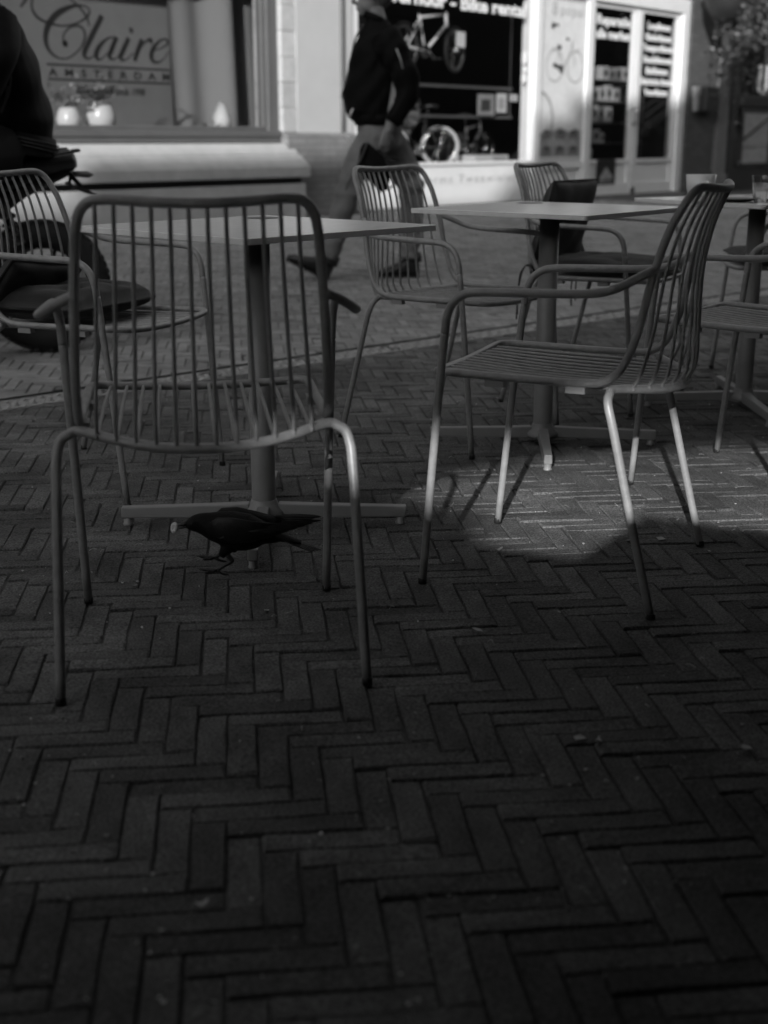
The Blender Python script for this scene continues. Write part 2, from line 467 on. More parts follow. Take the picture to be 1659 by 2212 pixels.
# drain: a slot and a band of perforated cast-iron grate sections along the edge of the terrace
drain = thing('drain_channel', 'narrow drain with pale perforated grate band running between terrace and street', 'drain',
              GN_ * (GB0 + 0.005) + Vector((0, 0, 0)), GPHI)
sl = MB(); sl.box((-6, 0.152, -0.07), (16, 0.196, -0.035)); obj('slot', sl, M['slot'], drain)
ed = MB(); ed.box((-6, 0.146, -0.05), (16, 0.1515, 0.002)); ed.box((-6, 0.196, -0.05), (16, 0.2, 0.0)); obj('slot_edge', ed, M['dark'], drain)
gm = MB(); gm.box((0.001, 0.002, -0.03), (0.499, 0.145, -0.006))
gm2 = MB()
for row in range(4):
    for k in range(14):
        x = 0.018 + k * 0.0345 + (0.017 if row % 2 else 0); y = 0.02 + row * 0.034
        a = R(35 if (row + k) % 2 else -35); dx, dy = math.cos(a) * 0.0165, math.sin(a) * 0.0165; wx, wy = -math.sin(a) * 0.0070, math.cos(a) * 0.0070
        if x + 0.017 > 0.498: continue
        t = [(x - dx - wx, y - dy - wy), (x + dx - wx, y + dy - wy), (x + dx + wx, y + dy + wy), (x - dx + wx, y - dy + wy)]
        gm2.add([(p[0], p[1], 0.002) for p in t] + [(p[0], p[1], -0.007) for p in t], [(0, 1, 2, 3), (4, 5, 1, 0), (5, 6, 2, 1), (6, 7, 3, 2), (7, 4, 0, 3)])
for (y0, y1) in ((0.002, 0.008), (0.139, 0.145)): gm2.box((0.001, y0, -0.006), (0.499, y1, 0.002))
me1 = gm.mesh('grate'); me1.materials.append(M['dark']); me2 = gm2.mesh('grate_bars'); me2.materials.append(M['grate'])
for i in range(-2, 26):
    a = link('grate', me1, None, drain, (i * 0.5, 0, 0)); link('grate_bars', me2, None, a)

# scraps and grit
lt = MB(); rl = random.Random(11)
for i in range(700):
    y = 1.2 + 8.5 * rl.random() ** 1.3; x = rl.uniform(-.33, .33) * y
    if abs(GN_.dot(Vector((x, y, 0))) - G0) < 0.25: continue
    sz = rl.choice([.0016, .002, .0025, .003, .004]); a = rl.random() * 6.28; z = gz(x, y) + 0.003
    if i % 26 == 0: sz = rl.uniform(.007, .014)
    e = rl.uniform(.3, .8)
    q = [(math.cos(a + t) * sz * (1 if k % 2 == 0 else e), math.sin(a + t) * sz * (1 if k % 2 == 0 else e)) for k, t in enumerate((0, 1.3, 2.6, 3.9, 5.1))]
    lt.add([(x + p[0], y + p[1], z + rl.uniform(0, sz * .7)) for p in q] + [(x, y, z - .002)], [(0, 1, 2, 3, 4), (1, 0, 5), (2, 1, 5), (3, 2, 5), (4, 3, 5), (0, 4, 5)])
for i in range(260):                                  # straw and moss threads in the joints
    y = 1.25 + 4.5 * rl.random(); x = rl.uniform(-.31, .31) * y; a = rl.random() * 6.28; L = rl.uniform(.006, .022); z = gz(x, y) + .002
    lt.tube([(x, y, z), (x + math.cos(a) * L * .5, y + math.sin(a) * L * .5, z + rl.uniform(.001, .006)), (x + math.cos(a + .4) * L, y + math.sin(a + .4) * L, z)], .0005, 3, False)
stuff(obj('litter', lt, M['litter']))
# ================================================================== CAFE SIDE (behind the camera): unseen wall and canvases shaped to set sun and shade
def back_project(s, z, n_from, n_to=BN):              # follow a sun ray from a lit/shaded edge back to the cafe front
    k = -N.dot(SUN_H); m = U.dot(SUN_H); t = (n_from - n_to) / k
    return s + m * t, z + t * math.tan(SUN_EL)
edge = [(-30, 0.20), (7.03, 0.20), (7.03, 0.66), (10.42, 0.66), (10.42, 0.20), (12.66, 0.17), (13.48, 0.67), (13.60, 1.16), (14.34, 1.20), (14.36, 1.42),
        (17.18, 1.455), (17.50, 1.59), (60, 1.60)]
sky_line = [back_project(s, z, FN) for s, z in edge]
patch = [(0.00, 3.38), (0.20, 3.18), (0.24, 2.5), (1.7, 2.3), (1.75, 3.95), (1.1, 3.88), (0.62, 3.80), (0.36, 3.66), (0.10, 3.46)]
hole = []
for x, y in patch:
    p = Vector((x, y, 0)); hole.append(back_project(U.dot(p), 0.0, N.dot(p)))
def flat_wall(name, outer, holes, m, parent, thick):
    cu = bpy.data.curves.new('wall', 'CURVE'); cu.dimensions = '2D'; cu.fill_mode = 'BOTH'; cu.extrude = thick / 2
    for poly in [outer] + holes:
        sp = cu.splines.new('POLY'); sp.points.add(len(poly) - 1); sp.use_cyclic_u = True
        for i, (a, b) in enumerate(poly): sp.points[i].co = (a, b, 0, 1)
    t = bpy.data.objects.new('wall', cu); COL.objects.link(t)
    dg = bpy.context.evaluated_depsgraph_get(); me = bpy.data.meshes.new_from_object(t.evaluated_get(dg))
    bpy.data.objects.remove(t); bpy.data.curves.remove(cu); me.name = name; me.materials.clear()
    return link(name, me, m, parent, (0, 0, 0), (R(90), 0, 0))
cafe = thing('cafe_shade_wall', 'unseen cafe-side wall, roofline cut to the shadow edge, opening added for the sun patch', 'building', N * BN, PHI)  # outline cut to the shadow edge; opening added for the sun patch
outer = [(-75, -0.3)] + [(-75, sky_line[0][1])] + sky_line[1:-1] + [(60, sky_line[-1][1]), (60, -0.3)]
flat_wall('wall', outer, [hole], M['concrete'], cafe, 0.06)
for i in range(9):                                    # windows of the cafe side
    w = MB(); w.box((2.2 + i * 2.6, 0.035, 4.3), (3.5 + i * 2.6, 0.06, 6.4)); obj('window', w, M['dark'], cafe)
aw = thing('added_awning', 'dark canvas awning put out of view to darken the terrace near the camera', 'added_awning', N * BN, PHI)  # canvas added out of view to darken the foreground
a = MB(); a.add([(-2.9, 0.05, 3.0), (14, 0.05, 3.0), (14, 4.20, 1.72), (-2.9, 4.20, 1.72), (-2.9, 0.05, 3.03), (14, 0.05, 3.03), (14, 4.20, 1.75), (-2.9, 4.20, 1.75)],
                [(3, 2, 1, 0), (4, 5, 6, 7), (0, 1, 5, 4), (1, 2, 6, 5), (2, 3, 7, 6), (3, 0, 4, 7)]); obj('canvas', a, M['canvas'], aw)
a = MB(); a.box((-2.9, 4.20, 1.44), (14, 4.21, 1.75)); obj('valance', a, M['canvas'], aw)
aw2 = thing('added_awning', 'dark canvas awning put out of view beyond the wall opening to block skylight', 'added_awning', N * BN, PHI)  # second added canvas; the space between lets the sun patch through
a = MB(); a.add([(-22, 0.05, 3.0), (-6.6, 0.05, 3.0), (-6.6, 4.20, 1.72), (-22, 4.20, 1.72), (-22, 0.05, 3.03), (-6.6, 0.05, 3.03), (-6.6, 4.20, 1.75), (-22, 4.20, 1.75)],
                [(3, 2, 1, 0), (4, 5, 6, 7), (0, 1, 5, 4), (1, 2, 6, 5), (2, 3, 7, 6), (3, 0, 4, 7)]); obj('canvas', a, M['canvas'], aw2)
a = MB(); a.box((-22, 4.20, 1.44), (-6.6, 4.21, 1.75)); obj('valance', a, M['canvas'], aw2)

for x in (-2.8, 4.0, 10.0):
    a = MB(); a.tube([(x, 0.06, 2.6), (x, 4.1, 1.68)], 0.025); obj('arm', a, M['dark'], aw)

ps = thing('added_parasol', 'square dark canvas parasol put out of view to close the gap between the canvases', 'added_parasol', N * 1.0 + U * (-4.75), PHI)  # added to block skylight falling between the two canvases
a = MB(); a.add([(-1.84, -1.5, 2.45), (1.84, -1.5, 2.45), (1.84, .6, 2.2), (-1.84, .6, 2.2), (0, -.2, 2.8)], [(0, 1, 4), (1, 2, 4), (2, 3, 4), (3, 0, 4)]); obj('canopy', a, M['canvas'], ps)
a = MB(); a.tube([(0, 0, 0), (0, 0, 2.7)], .025); obj('pole', a, M['dark'], ps); a = MB(); a.lathe([(.3, 0), (.3, .05), (.05, .08)], seg=20); obj('base', a, M['dark'], ps)

sc0 = thing('patch_edge_mask', 'unseen canvas panel behind the camera, top edge cut to shape the sun patch', 'light_mask', (0, -0.7, 0))  # added behind the camera; its top edge shapes the sun patch
a = MB(); a.prism([(-2.2, .05), (1.9, .05), (1.9, 1.2), (.9, 1.2), (.19, 1.215), (-.11, 1.262), (-.26, 1.15), (-.55, 1.192), (-.93, 1.238), (-1.6, 1.27), (-2.2, 1.28)], -.006, .006); obj('canvas', a, M['canvas'], sc0)
for x in (-2.15, -.8, .6, 1.85): a = MB(); a.tube([(x, .02, 0), (x, .02, 1.15)], .02); obj('post', a, M['dark'], sc0)

# ================================================================== SHOP FRONTS (s along the street, d into the building, z up)
BZ = 0.162                                            # street level at the fronts
# ---- florist: white front, big grey-framed window, battered stone sill
fl = shop_thing('florist_shop', 'white shop front with large window, black script lettering and stone sill', 'shop', 0, 0, 0)
w = MB(); w.box((9.40, 0.0, 0.98), (10.21, 0.45, 3.3))
obj('wall', w, M['white'], fl)
w = MB(); w.box((-3.0, 0.0, 3.301), (10.209, 0.45, 7.6)); obj('upper_wall', w, M['wallbrick'], fl)
w = MB(); w.box((-3.0, 0.0, 0.981), (4.299, 0.45, 3.3)); obj('side_wall', w, M['wallbrick'], fl)
w = MB(); w.box((9.20, -0.06, BZ - .1), (10.21, 0.40, 0.955)); w.prism([(-.06, .955), (0, .98), (.3, .98), (.3, .955)], 9.20, 10.21, 'yz'); obj('plinth', w, M['plinth'], fl)
z = 0.984
k = 0
while z < 3.29:                                       # stone blocks beside the window
    h = 0.235; q = MB(); q.box((9.205, 0.012 if k % 2 else 0.006, z), (9.397, 0.40, min(z + h - 0.004, 3.29))); obj('quoin', q, M['quoin'], fl, bevel=0.003)
    z += h; k += 1
fr = MB(); fr.box((9.06, 0.06, 0.93), (9.20, 0.2, 3.29)); fr.box((4.3, 0.06, 3.15), (9.06, 0.2, 3.29)); fr.box((4.3, 0.06, 1.0), (4.45, 0.2, 3.15))
wf = obj('window_frame', fr, M['grey_frame'], fl, bevel=0.01)
fr = MB(); fr.box((9.02, 0.09, 1.03), (9.058, 0.17, 3.12)); fr.box((4.45, 0.09, 1.0), (9.058, 0.17, 1.035)); obj('glazing_bead', fr, M['grey_frame'], wf, bevel=0.006)
fr = MB(); fr.box((4.3, 0.02, 0.935), (9.199, 0.2, 0.998)); obj('window_ledge', fr, M['grey_frame'], fl, bevel=0.01)
fr = MB(); fr.box((4.3, 0.03, 0.88), (9.199, 0.2, 0.93)); obj('window_apron', fr, M['grey_frame'], fl, bevel=0.01)
pa = MB(); pa.box((4.45, 0.12, 1.036), (9.02, 0.128, 3.15)); pane = obj('pane', pa, M['glass'], wf)
si = MB(); si.prism([(0.0, 0.878), (-0.105, 0.782), (-0.105, 0.70), (0.1, 0.70), (0.1, 0.878)], 4.2, 9.30, 'yz'); obj('sill', si, M['stone'], fl, bevel=0.008)
si = MB(); si.prism([(-0.105, 0.768), (-0.225, 0.672), (-0.235, 0.655), (-0.235, 0.56), (0.05, 0.56), (0.05, 0.768)], 4.1, 9.33, 'yz'); obj('sill', si, M['stone'], fl, bevel=0.01)
si = MB(); si.box((4.15, -0.15, 0.50), (9.28, 0.1, 0.558)); obj('gap_strip', si, M['black'], fl)  # black strip standing in for the dark recess under the sill
bw_ = MB(); bw_.box((2.0, -0.20, BZ - 0.1), (9.30, 0.1, 0.50)); obj('base_wall', bw_, M['stone'], fl, bevel=0.012)
bw_ = MB(); bw_.box((-3.0, -0.05, BZ - 0.1), (4.1, 0.1, 0.98)); obj('base_wall', bw_, M['stone'], fl)
# lettering on the window, traced stroke by stroke
def Zs(x, y): return fac(x * 0.36, y * 0.36, FN + 0.118)
KS = fac(400 * .36, 300 * .36, FN + .118)
def stroke(mb, pts, wid, sub=5):
    P = [Zs(*p) for p in pts]; P3 = catmull([(p[0], p[1], 0) for p in P], sub)
    W = catmull([(x * 0.00178, 0, 0) for x in wid], sub)
    mb.strip([(p.x, p.y) for p in P3], [max(q.x, 0.008) for q in W], 0.116)
st = MB()
stroke(st, [(392, 262), (378, 235), (385, 200), (415, 168), (455, 155), (490, 165), (508, 200), (505, 240), (480, 290), (440, 330), (395, 352), (345, 345), (300, 310), (277, 260),
            (275, 200), (295, 140), (340, 85), (400, 50), (460, 33), (510, 38), (535, 60), (530, 90), (490, 125), (430, 148), (370, 155), (300, 140), (240, 115), (205, 80), (190, 40), (195, -10), (215, -40)],
       [12, 8, 8, 9, 10, 12, 14, 12, 9, 8, 8, 10, 16, 24, 30, 32, 30, 24, 14, 8, 9, 12, 10, 9, 9, 11, 14, 14, 12, 10, 8])
stroke(st, [(370, -45), (440, 10), (490, 60), (520, 105), (535, 158)], [9, 10, 11, 12, 9])
stroke(st, [(170, -30), (150, 5), (122, 42)], [8, 14, 10])
stroke(st, [(612, 95), (578, 160), (533, 250), (506, 312), (512, 345), (540, 350), (585, 318)], [28, 30, 30, 28, 16, 8, 7])
stroke(st, [(692, 226), (652, 228), (604, 268), (578, 318), (582, 350), (606, 355), (650, 312), (688, 245)], [8, 10, 22, 28, 20, 8, 7, 7])
stroke(st, [(700, 222), (668, 300), (656, 342), (685, 356), (728, 318)], [26, 28, 22, 8, 7])
stroke(st, [(772, 228), (735, 310), (722, 348), (752, 360), (800, 318)], [26, 28, 22, 8, 7])
stroke(st, [(778, 190), (786, 183), (796, 176)], [16, 30, 16])
stroke(st, [(852, 236), (828, 300), (806, 366)], [26, 28, 24])
stroke(st, [(820, 325), (862, 262), (893, 238), (908, 246), (900, 262)], [7, 9, 16, 20, 10])
stroke(st, [(912, 302), (962, 292), (1005, 262), (1000, 240), (966, 240), (924, 284), (907, 335), (926, 372), (968, 366), (1016, 308)], [7, 8, 12, 12, 12, 24, 28, 16, 8, 7])
ld = Zs(390, 262); st.lathe([(0.028, 0), (0.028, .001)], (0, 0, 0), 12)
for i in range(24): st.v[-24 + i] = (ld[0] + st.v[-24 + i][0], 0.116, ld[1] + st.v[-24 + i][1])
obj('script_lettering', st, M['black'], pane)
tl0, tl1, bl0, bl1 = Zs(280, 390), Zs(1020, 417), Zs(280, 476), Zs(1020, 501)
for zz in ((tl0[1] + tl1[1]) / 2, (bl0[1] + bl1[1]) / 2):
    r_ = MB(); r_.box((tl0[0], 0.113, zz - 0.009), (tl1[0], 0.116, zz + 0.009)); obj('rule_line', r_, M['black'], pane)
lettering('AMSTERDAM', pane, (tl0[0] + tl1[0]) / 2, (tl0[1] + bl0[1]) / 2, 0.115, 0.085, tl1[0] - tl0[0] - 0.02, M['black'], bold=0.003, spacing=2.3)
b0 = Zs(455, 545); b1 = Zs(870, 556)
lettering('Bloematelier sinds 1998', pane, (b0[0] + b1[0]) / 2, (b0[1] + b1[1]) / 2, 0.115, 0.085, b1[0] - b0[0], M['black'], shear=0.3, bold=0.002)
# display behind the pane
rm = MB(); rm.box((4.2, 0.21, 0.93), (9.3, 2.2, 0.985)); rm.box((9.3, 0.46, 0.93), (11.0, 2.2, 0.985)); rm.box((4.2, 1.5, 0.986), (11.0, 1.6, 3.249)); rm.box((10.95, 0.46, 0.986), (11.0, 1.499, 3.249)); rm.box((4.2, 0.41, 0.985), (4.25, 2.2, 3.3)); rm.box((4.2, 0.46, 3.25), (11.0, 2.2, 3.3))
obj('display_room', rm, M['room'], fl)
def vase_plant(s, d, z, r, h, lean, lab, seedv, mleaf='leafin'):
    t = shop_thing('vase', lab, 'vase', s, d, z)
    v = MB(); v.lathe([(r * .55, 0), (r * .9, h * .2), (r, h * .5), (r * .8, h * .85), (r * .62, h), (r * .55, h * .98), (r * .5, h * .7)], seg=20); obj('bowl', v, M['ceramic'], t)
    fo = MB(); rr = random.Random(seedv)
    for i in range(150):
        a = rr.random() * 6.28; e = rr.random() ** .6; L = h * 1.1 * e
        c = Vector((math.cos(a) * r * 1.5 * e, math.sin(a) * r * 1.5 * e, h + L * rr.uniform(.2, 1)))
        w_ = rr.uniform(.02, .035); x = Vector((rr.uniform(-1, 1), rr.uniform(-1, 1), rr.uniform(-1, 1))).normalized(); y = x.orthogonal().normalized()
        fo.add([c + x * w_, c + y * w_ * .6, c - x * w_, c - y * w_ * .6], [(0, 1, 2, 3)])
    obj('foliage', fo, M[mleaf], t); return t
vase_plant(6.93, 0.34, 0.985, 0.11, 0.20, 0, 'small white vase with leafy sprigs behind the florist window', 3)
vase_plant(7.27, 0.34, 0.985, 0.135, 0.25, 0, 'round shiny white vase beside a smaller vase in florist window', 5)
cn = shop_thing('curtain', 'pale sheer curtain hanging in soft folds at the right of the florist window', 'curtain', 9.72, 1.33, 0.99)
c_ = MB(); nu, nv = 60, 6; vs_ = []
for j in range(nv + 1):
    for i in range(nu + 1):
        t = i / nu; zz = 2.2 * j / nv; vs_.append((-.75 + 2.2 * t, .10 * math.sin(t * 15 + .4 * j / nv) + .05 * math.sin(t * 31 + 1 + j * .2), zz))
c_.add(vs_, [(j * (nu + 1) + i, j * (nu + 1) + i + 1, (j + 1) * (nu + 1) + i + 1, (j + 1) * (nu + 1) + i) for j in range(nv) for i in range(nu)], True); obj('cloth', c_, M['sheer'], cn)
c_ = MB(); c_.tube([(-.85, 0, 2.2), (1.5, 0, 2.2)], .012); obj('rod', c_, M['dark'], cn)
cn = shop_thing('glass_drop', 'pale drop shaped ornament on the florist window floor', 'decoration', 9.16, 0.85, 0.985)
c_ = MB(); c_.lathe([(0.03, 0), (0.09, 0.05), (0.10, 0.12), (0.06, 0.22), (0.015, 0.30)], seg=20); obj('drop', c_, M['paper'], cn); c_ = MB(); c_.lathe([(.05, -.001), (.05, .012)], seg=16); obj('foot', c_, M['dark'], cn)
# downpipe between the two fronts
dp = shop_thing('drain_pipe', 'thin dark pipe with a kink running down the white pillar', 'pipe', 10.02, -0.03, 0)
p_ = MB(); p_.tube(catmull([(0, 0, 6.5), (0, 0, 1.2), (0, 0, 1.0), (0.03, -0.05, 0.93), (0.06, -0.075, 0.86), (0.06, -0.075, 0.7), (0.06, -0.075, BZ)], 4), 0.018, 10); obj('pipe', p_, M['grey_frame'], dp)
for zz in (1.32, 2.4): p_ = MB(); p_.box((-.005, -.005, zz), (.16, .03, zz + .02)); obj('bracket', p_, M['grey_frame'], dp)

# ---- bicycle shop
bs = shop_thing('bicycle_shop', 'white framed bicycle shop front with display window, poster and glazed doors', 'shop', 0, 0, 0)
w = MB(); w.box((10.21, 0.0, 2.795), (17.28, 0.4, 7.6)); obj('wall', w, M['wallbrick'], bs)
fr = MB()
fr.box((10.211, 0.02, BZ), (10.32, 0.22, 2.79)); fr.box((13.50, 0.0, BZ), (13.63, 0.22, 2.79)); fr.box((10.32, 0.02, 2.62), (13.50, 0.22, 2.79))
fr.box((13.63, 0.01, 2.60), (17.27, 0.2, 2.79)); fr.box((17.10, 0.01, BZ + .001), (17.27, 0.2, 2.60)); fr.box((14.66, 0.01, BZ + .001), (14.80, 0.2, 2.60)); fr.box((10.32, 0.005, 0.63), (13.50, 0.22, 0.665))
obj('frame', fr, M['frame'], bs, bevel=0.006)
pn = MB(); pn.box((10.321, 0.03, BZ + .03), (13.499, 0.2, 0.405)); pn.box((10.321, 0.034, 0.405), (13.499, 0.2, 0.412)); pn.box((10.321, 0.03, 0.412), (13.499, 0.2, 0.629)); panel = obj('panel', pn, M['frame'], bs)
pn = MB(); pn.box((10.211, -0.02, BZ - .1), (17.27, 0.2, BZ + .029)); obj('step', pn, M['plinth'], bs)
lettering('Harms Tweewielers', panel, 12.30, 0.475, 0.026, 0.125, 1.95, M['faint'], spacing=1.25)
pa = MB(); pa.box((10.33, 0.10, 0.666), (13.49, 0.108, 2.61)); bpane = obj('window_pane', pa, M['glass'], bs)
lettering('Fietsverhuur - Bike rental', bpane, 11.88, 2.375, 0.095, 0.20, 3.02, M['signwhite'], bold=0.006)
for (s, zz, r1, r2) in ((13.386, 1.856, .055, .075), (13.393, 1.724, .06, .048), (13.382, 1.623, .045, .055)):
    k_ = MB(); n_ = 4 if zz == 1.724 else 16
    k_.prism([(s + r1 * math.cos(2 * math.pi * i / n_), zz + r2 * math.sin(2 * math.pi * i / n_)) for i in range(n_)], 0.092, 0.095); obj('sticker', k_, M['signwhite'], bpane)
# poster light
po = MB(); po.box((13.631, 0.05, 0.64), (14.659, 0.09, 2.599)); poster = obj('poster', po, M['paper'], bs)
po = MB()
for (a0, b0_, a1, b1_) in ((13.66, 2.555, 14.63, 2.568), (13.66, 0.66, 14.63, 0.672), (13.66, 0.672, 13.672, 2.555), (14.618, 0.672, 14.63, 2.555)): po.box((a0, 0.046, b0_), (a1, 0.05, b1_))
obj('poster_border', po, M['faint'], poster)
po = MB(); po.box((13.631, 0.04, BZ + .03), (14.659, 0.1, 0.30)); po.box((13.631, 0.02, 0.56), (14.659, 0.1, 0.639)); po.box((13.72, 0.055, 0.30), (14.57, 0.1, 0.56)); po.box((13.631, 0.03, 0.30), (13.70, 0.1, 0.56)); po.box((14.59, 0.03, 0.30), (14.659, 0.1, 0.56)); obj('panel', po, M['frame'], bs)
lettering('popal', poster, 14.32, 2.44, 0.044, 0.17, 0.52, M['faint'], spacing=1.1)
lettering('8', poster, 13.93, 2.44, 0.044, 0.22, 0.11, M['faint'])
def disc_ring(mb, s, zz, r, wdt, d, n_=28):
    mb.strip([(s + r * math.cos(2 * math.pi * i / n_), zz + r * 1.0 * math.sin(2 * math.pi * i / n_)) for i in range(n_ + 1)], [wdt] * (n_ + 1), d)
pb = MB(); disc_ring(pb, 13.97, 1.79, 0.185, .022, 0.046); disc_ring(pb, 14.43, 1.79, 0.185, .022, 0.046)
def ln(mb, pts, wd, d): mb.strip(pts, [wd] * len(pts), d)
ln(pb, [(14.05, 1.96), (14.12, 1.74)], .022, .0455); ln(pb, [(14.14, 1.74), (14.33, 2.0), (14.35, 2.1)], .026, .0455); ln(pb, [(14.35, 2.06), (14.43, 1.79)], .02, .0455); ln(pb, [(13.90, 1.985), (14.04, 1.985)], .02, .0455); ln(pb, [(14.40, 1.97), (14.5, 2.0)], .02, .0455); ln(pb, [(13.97, 1.79), (14.05, 1.96)], .018, .0453)
obj('poster_bicycle', pb, M['faint'], poster)
pb = MB(); ln(pb, [(13.93, 1.80), (14.16, 1.755)], .05, .045); ln(pb, [(14.08, 1.765), (14.16, 1.74)], .09, .0448); ln(pb, [(14.01, 2.015), (14.10, 2.0)], .05, .045); ln(pb, [(14.2, 2.11), (14.27, 2.11)], .03, .045); ln(pb, [(13.87, 2.26), (13.94, 2.24)], .07, .045); ln(pb, [(13.93, 2.265), (14.03, 2.26)], .03, .0449)
obj('poster_detail', pb, M['ink'], poster)
pb = MB(); n_ = 24
pb.strip([(13.66 + 0.30 * math.sin(R(8 + 165 * i / n_)), 1.14 + 0.33 * math.cos(R(8 + 165 * i / n_))) for i in range(n_ + 1)], [.045] * (n_ + 1), 0.0462); obj('poster_wheel', pb, M['paper_grey'], poster)
pb = MB(); pb.prism([(13.675, 0.70), (14.615, 0.70), (14.615, 1.02), (14.5, 1.05), (14.35, 1.00), (14.15, 1.06), (13.95, 1.01), (13.8, 0.97), (13.675, 1.0)], 0.0475, 0.0485); obj('poster_meadow', pb, M['paper_grey'], poster)
for row in (0.97, 0.775):
    for c in (13.84, 14.15, 14.45):
        pb = MB(); disc_ring(pb, c - .05, row, .042, .018, .0455, 12); disc_ring(pb, c + .055, row, .042, .018, .0455, 12); ln(pb, [(c - .05, row), (c, row + .06), (c + .055, row)], .03, .0452); obj('bicycle_icon', pb, M['ink'], poster)
# two glazed doors
def door(s0, s1, lines, lab):
    d = shop_thing  # (doors are parts of the shop)
    st_ = MB(); st_.box((s0, 0.06, BZ + .031), (s0 + .09, 0.12, 2.598)); st_.box((s1 - .09, 0.06, BZ + .031), (s1, 0.12, 2.598)); st_.box((s0 + .09, 0.06, 2.54), (s1 - .09, 0.12, 2.598)); st_.box((s0 + .09, 0.06, BZ + .031), (s1 - .09, 0.12, 0.34)); st_.box((s0 + .09, 0.06, 0.60), (s1 - .09, 0.12, 0.655)); st_.box((s0 + .09, 0.085, 0.34), (s1 - .09, 0.115, 0.60))
    do = obj('door', st_, M['frame'], bs, bevel=0.004); do['label'] = lab
    g_ = MB(); g_.box((s0 + .09, 0.085, 0.656), (s1 - .09, 0.091, 2.539)); obj('pane', g_, M['doorglass'], do)
    for body, zz, wd, h in lines: lettering(body, do, (s0 + s1) / 2, zz, 0.081, h, wd, M['signwhite'], bold=0.005)
    return do
d1 = door(14.802, 15.93, [('Reparatie', 2.39, 0.82, 0.17), ('alle merken', 2.22, 0.84, 0.16)], 'white glazed door with two short white lines of lettering')
d2 = door(15.99, 17.098, [('Loopfietsen', 2.39, .62, .125), ('Kinderfietsen', 2.245, .70, .125), ('Transportfietsen', 2.11, .83, .125), ('Stadsfietsen', 1.96, .78, .125), ('Bakfietsen', 1.815, .6, .125), ('Elektrische fietsen', 1.675, .88, .125), ('Vouwfietsen', 1.535, .64, .125)], 'white glazed door with seven white lines of lettering')
m_ = MB(); m_.box((15.931, 0.05, BZ + .031), (15.989, 0.13, 2.598)); obj('meeting_stile', m_, M['frame'], bs)
h_ = MB(); h_.tube(catmull([(15.90, 0.06, 1.12), (15.90, 0.0, 1.12), (15.90, 0.0, 1.30), (15.90, 0.06, 1.30)], 5), .014, 8); obj('handle', h_, M['chrome'], d1)
p_ = MB(); p_.box((15.06, 0.055, 0.33), (15.53, 0.059, 0.655)); dk = obj('dark_poster', p_, M['black'], d1); dk['label'] = 'dark poster on the lower door panel'
p_ = MB(); p_.prism([(15.14, .42), (15.24, .50), (15.30, .56), (15.38, .49), (15.46, .44), (15.44, .40), (15.16, .39)], .053, .0545); p_.box((15.1, .053, .355), (15.49, .0545, .37)); obj('poster_print', p_, M['paper_grey'], d1)
p_ = MB(); p_.box((15.93, 0.02, BZ + .03), (16.0, 0.049, BZ + .12)); obj('door_stop', p_, M['dark'], bs)
# interior
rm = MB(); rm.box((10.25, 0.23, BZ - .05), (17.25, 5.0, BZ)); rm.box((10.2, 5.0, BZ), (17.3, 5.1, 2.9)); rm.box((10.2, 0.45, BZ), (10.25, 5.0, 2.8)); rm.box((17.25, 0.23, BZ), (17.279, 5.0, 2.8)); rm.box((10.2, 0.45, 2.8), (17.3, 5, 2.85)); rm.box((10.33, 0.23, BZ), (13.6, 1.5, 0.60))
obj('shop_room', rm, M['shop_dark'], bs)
for zz, ss in ((1.49, 10.4), (1.157, 10.4)):
    r_ = thing('display_rail', 'thin grey rail across the bicycle shop window above the printed cards' if zz < 1.3 else 'thin grey rail across the bicycle shop window at chest height', 'rail', SF(ss, 0.3, zz), PHI)
    q = MB(); q.box((0, 0, 0), (3.05, 0.03, 0.03)); obj('bar', q, M['grey_frame'], r_)
    for x in (0.05, 3.0): q = MB(); q.box((x, .005, .03), (x + .012, .02, 2.0 - (zz - .6))); obj('hanger_wire', q, M['grey_frame'], r_)
for nm, lab, s, z0, wd, hh, mm in (('card', 'large printed photo card leaning on the shop window rail', 12.83, 1.19, .33, .24, 'paper_grey'), ('price_card', 'white price card standing beside the photo card', 13.14, 1.225, .20, .22, 'paper'), ('note_card', 'small white note card at the edge of the shop window', 13.39, 1.36, .15, .08, 'paper')):
    t = shop_thing(nm, lab, 'card', s, 0.24, z0); q = MB(); q.box((-wd / 2, 0, 0), (wd / 2, .006, hh)); o = obj('sheet', q, M[mm], t); q = MB(); q.box((-wd * .3, -.001, hh * .2), (wd * .25, -.0003, hh * .75)); obj('print', q, M['faint'] if mm == 'paper' else M['ink'], t)
    q = MB(); q.box((-wd * .2, .006, 0), (wd * .2, .05, .01)); obj('stand', q, M['dark'], t)
bx = shop_thing('white_box', 'low white carton on the display floor of bicycle shop', 'box', 13.05, 0.3, 0.6); q = MB(); q.box((-.34, 0, 0), (.34, .3, .13)); obj('carton', q, M['paper'], bx, bevel=.004); q = MB(); q.box((.02, -.002, .02), (.3, -.0005, .11)); obj('label_print', q, M['paper_grey'], bx)
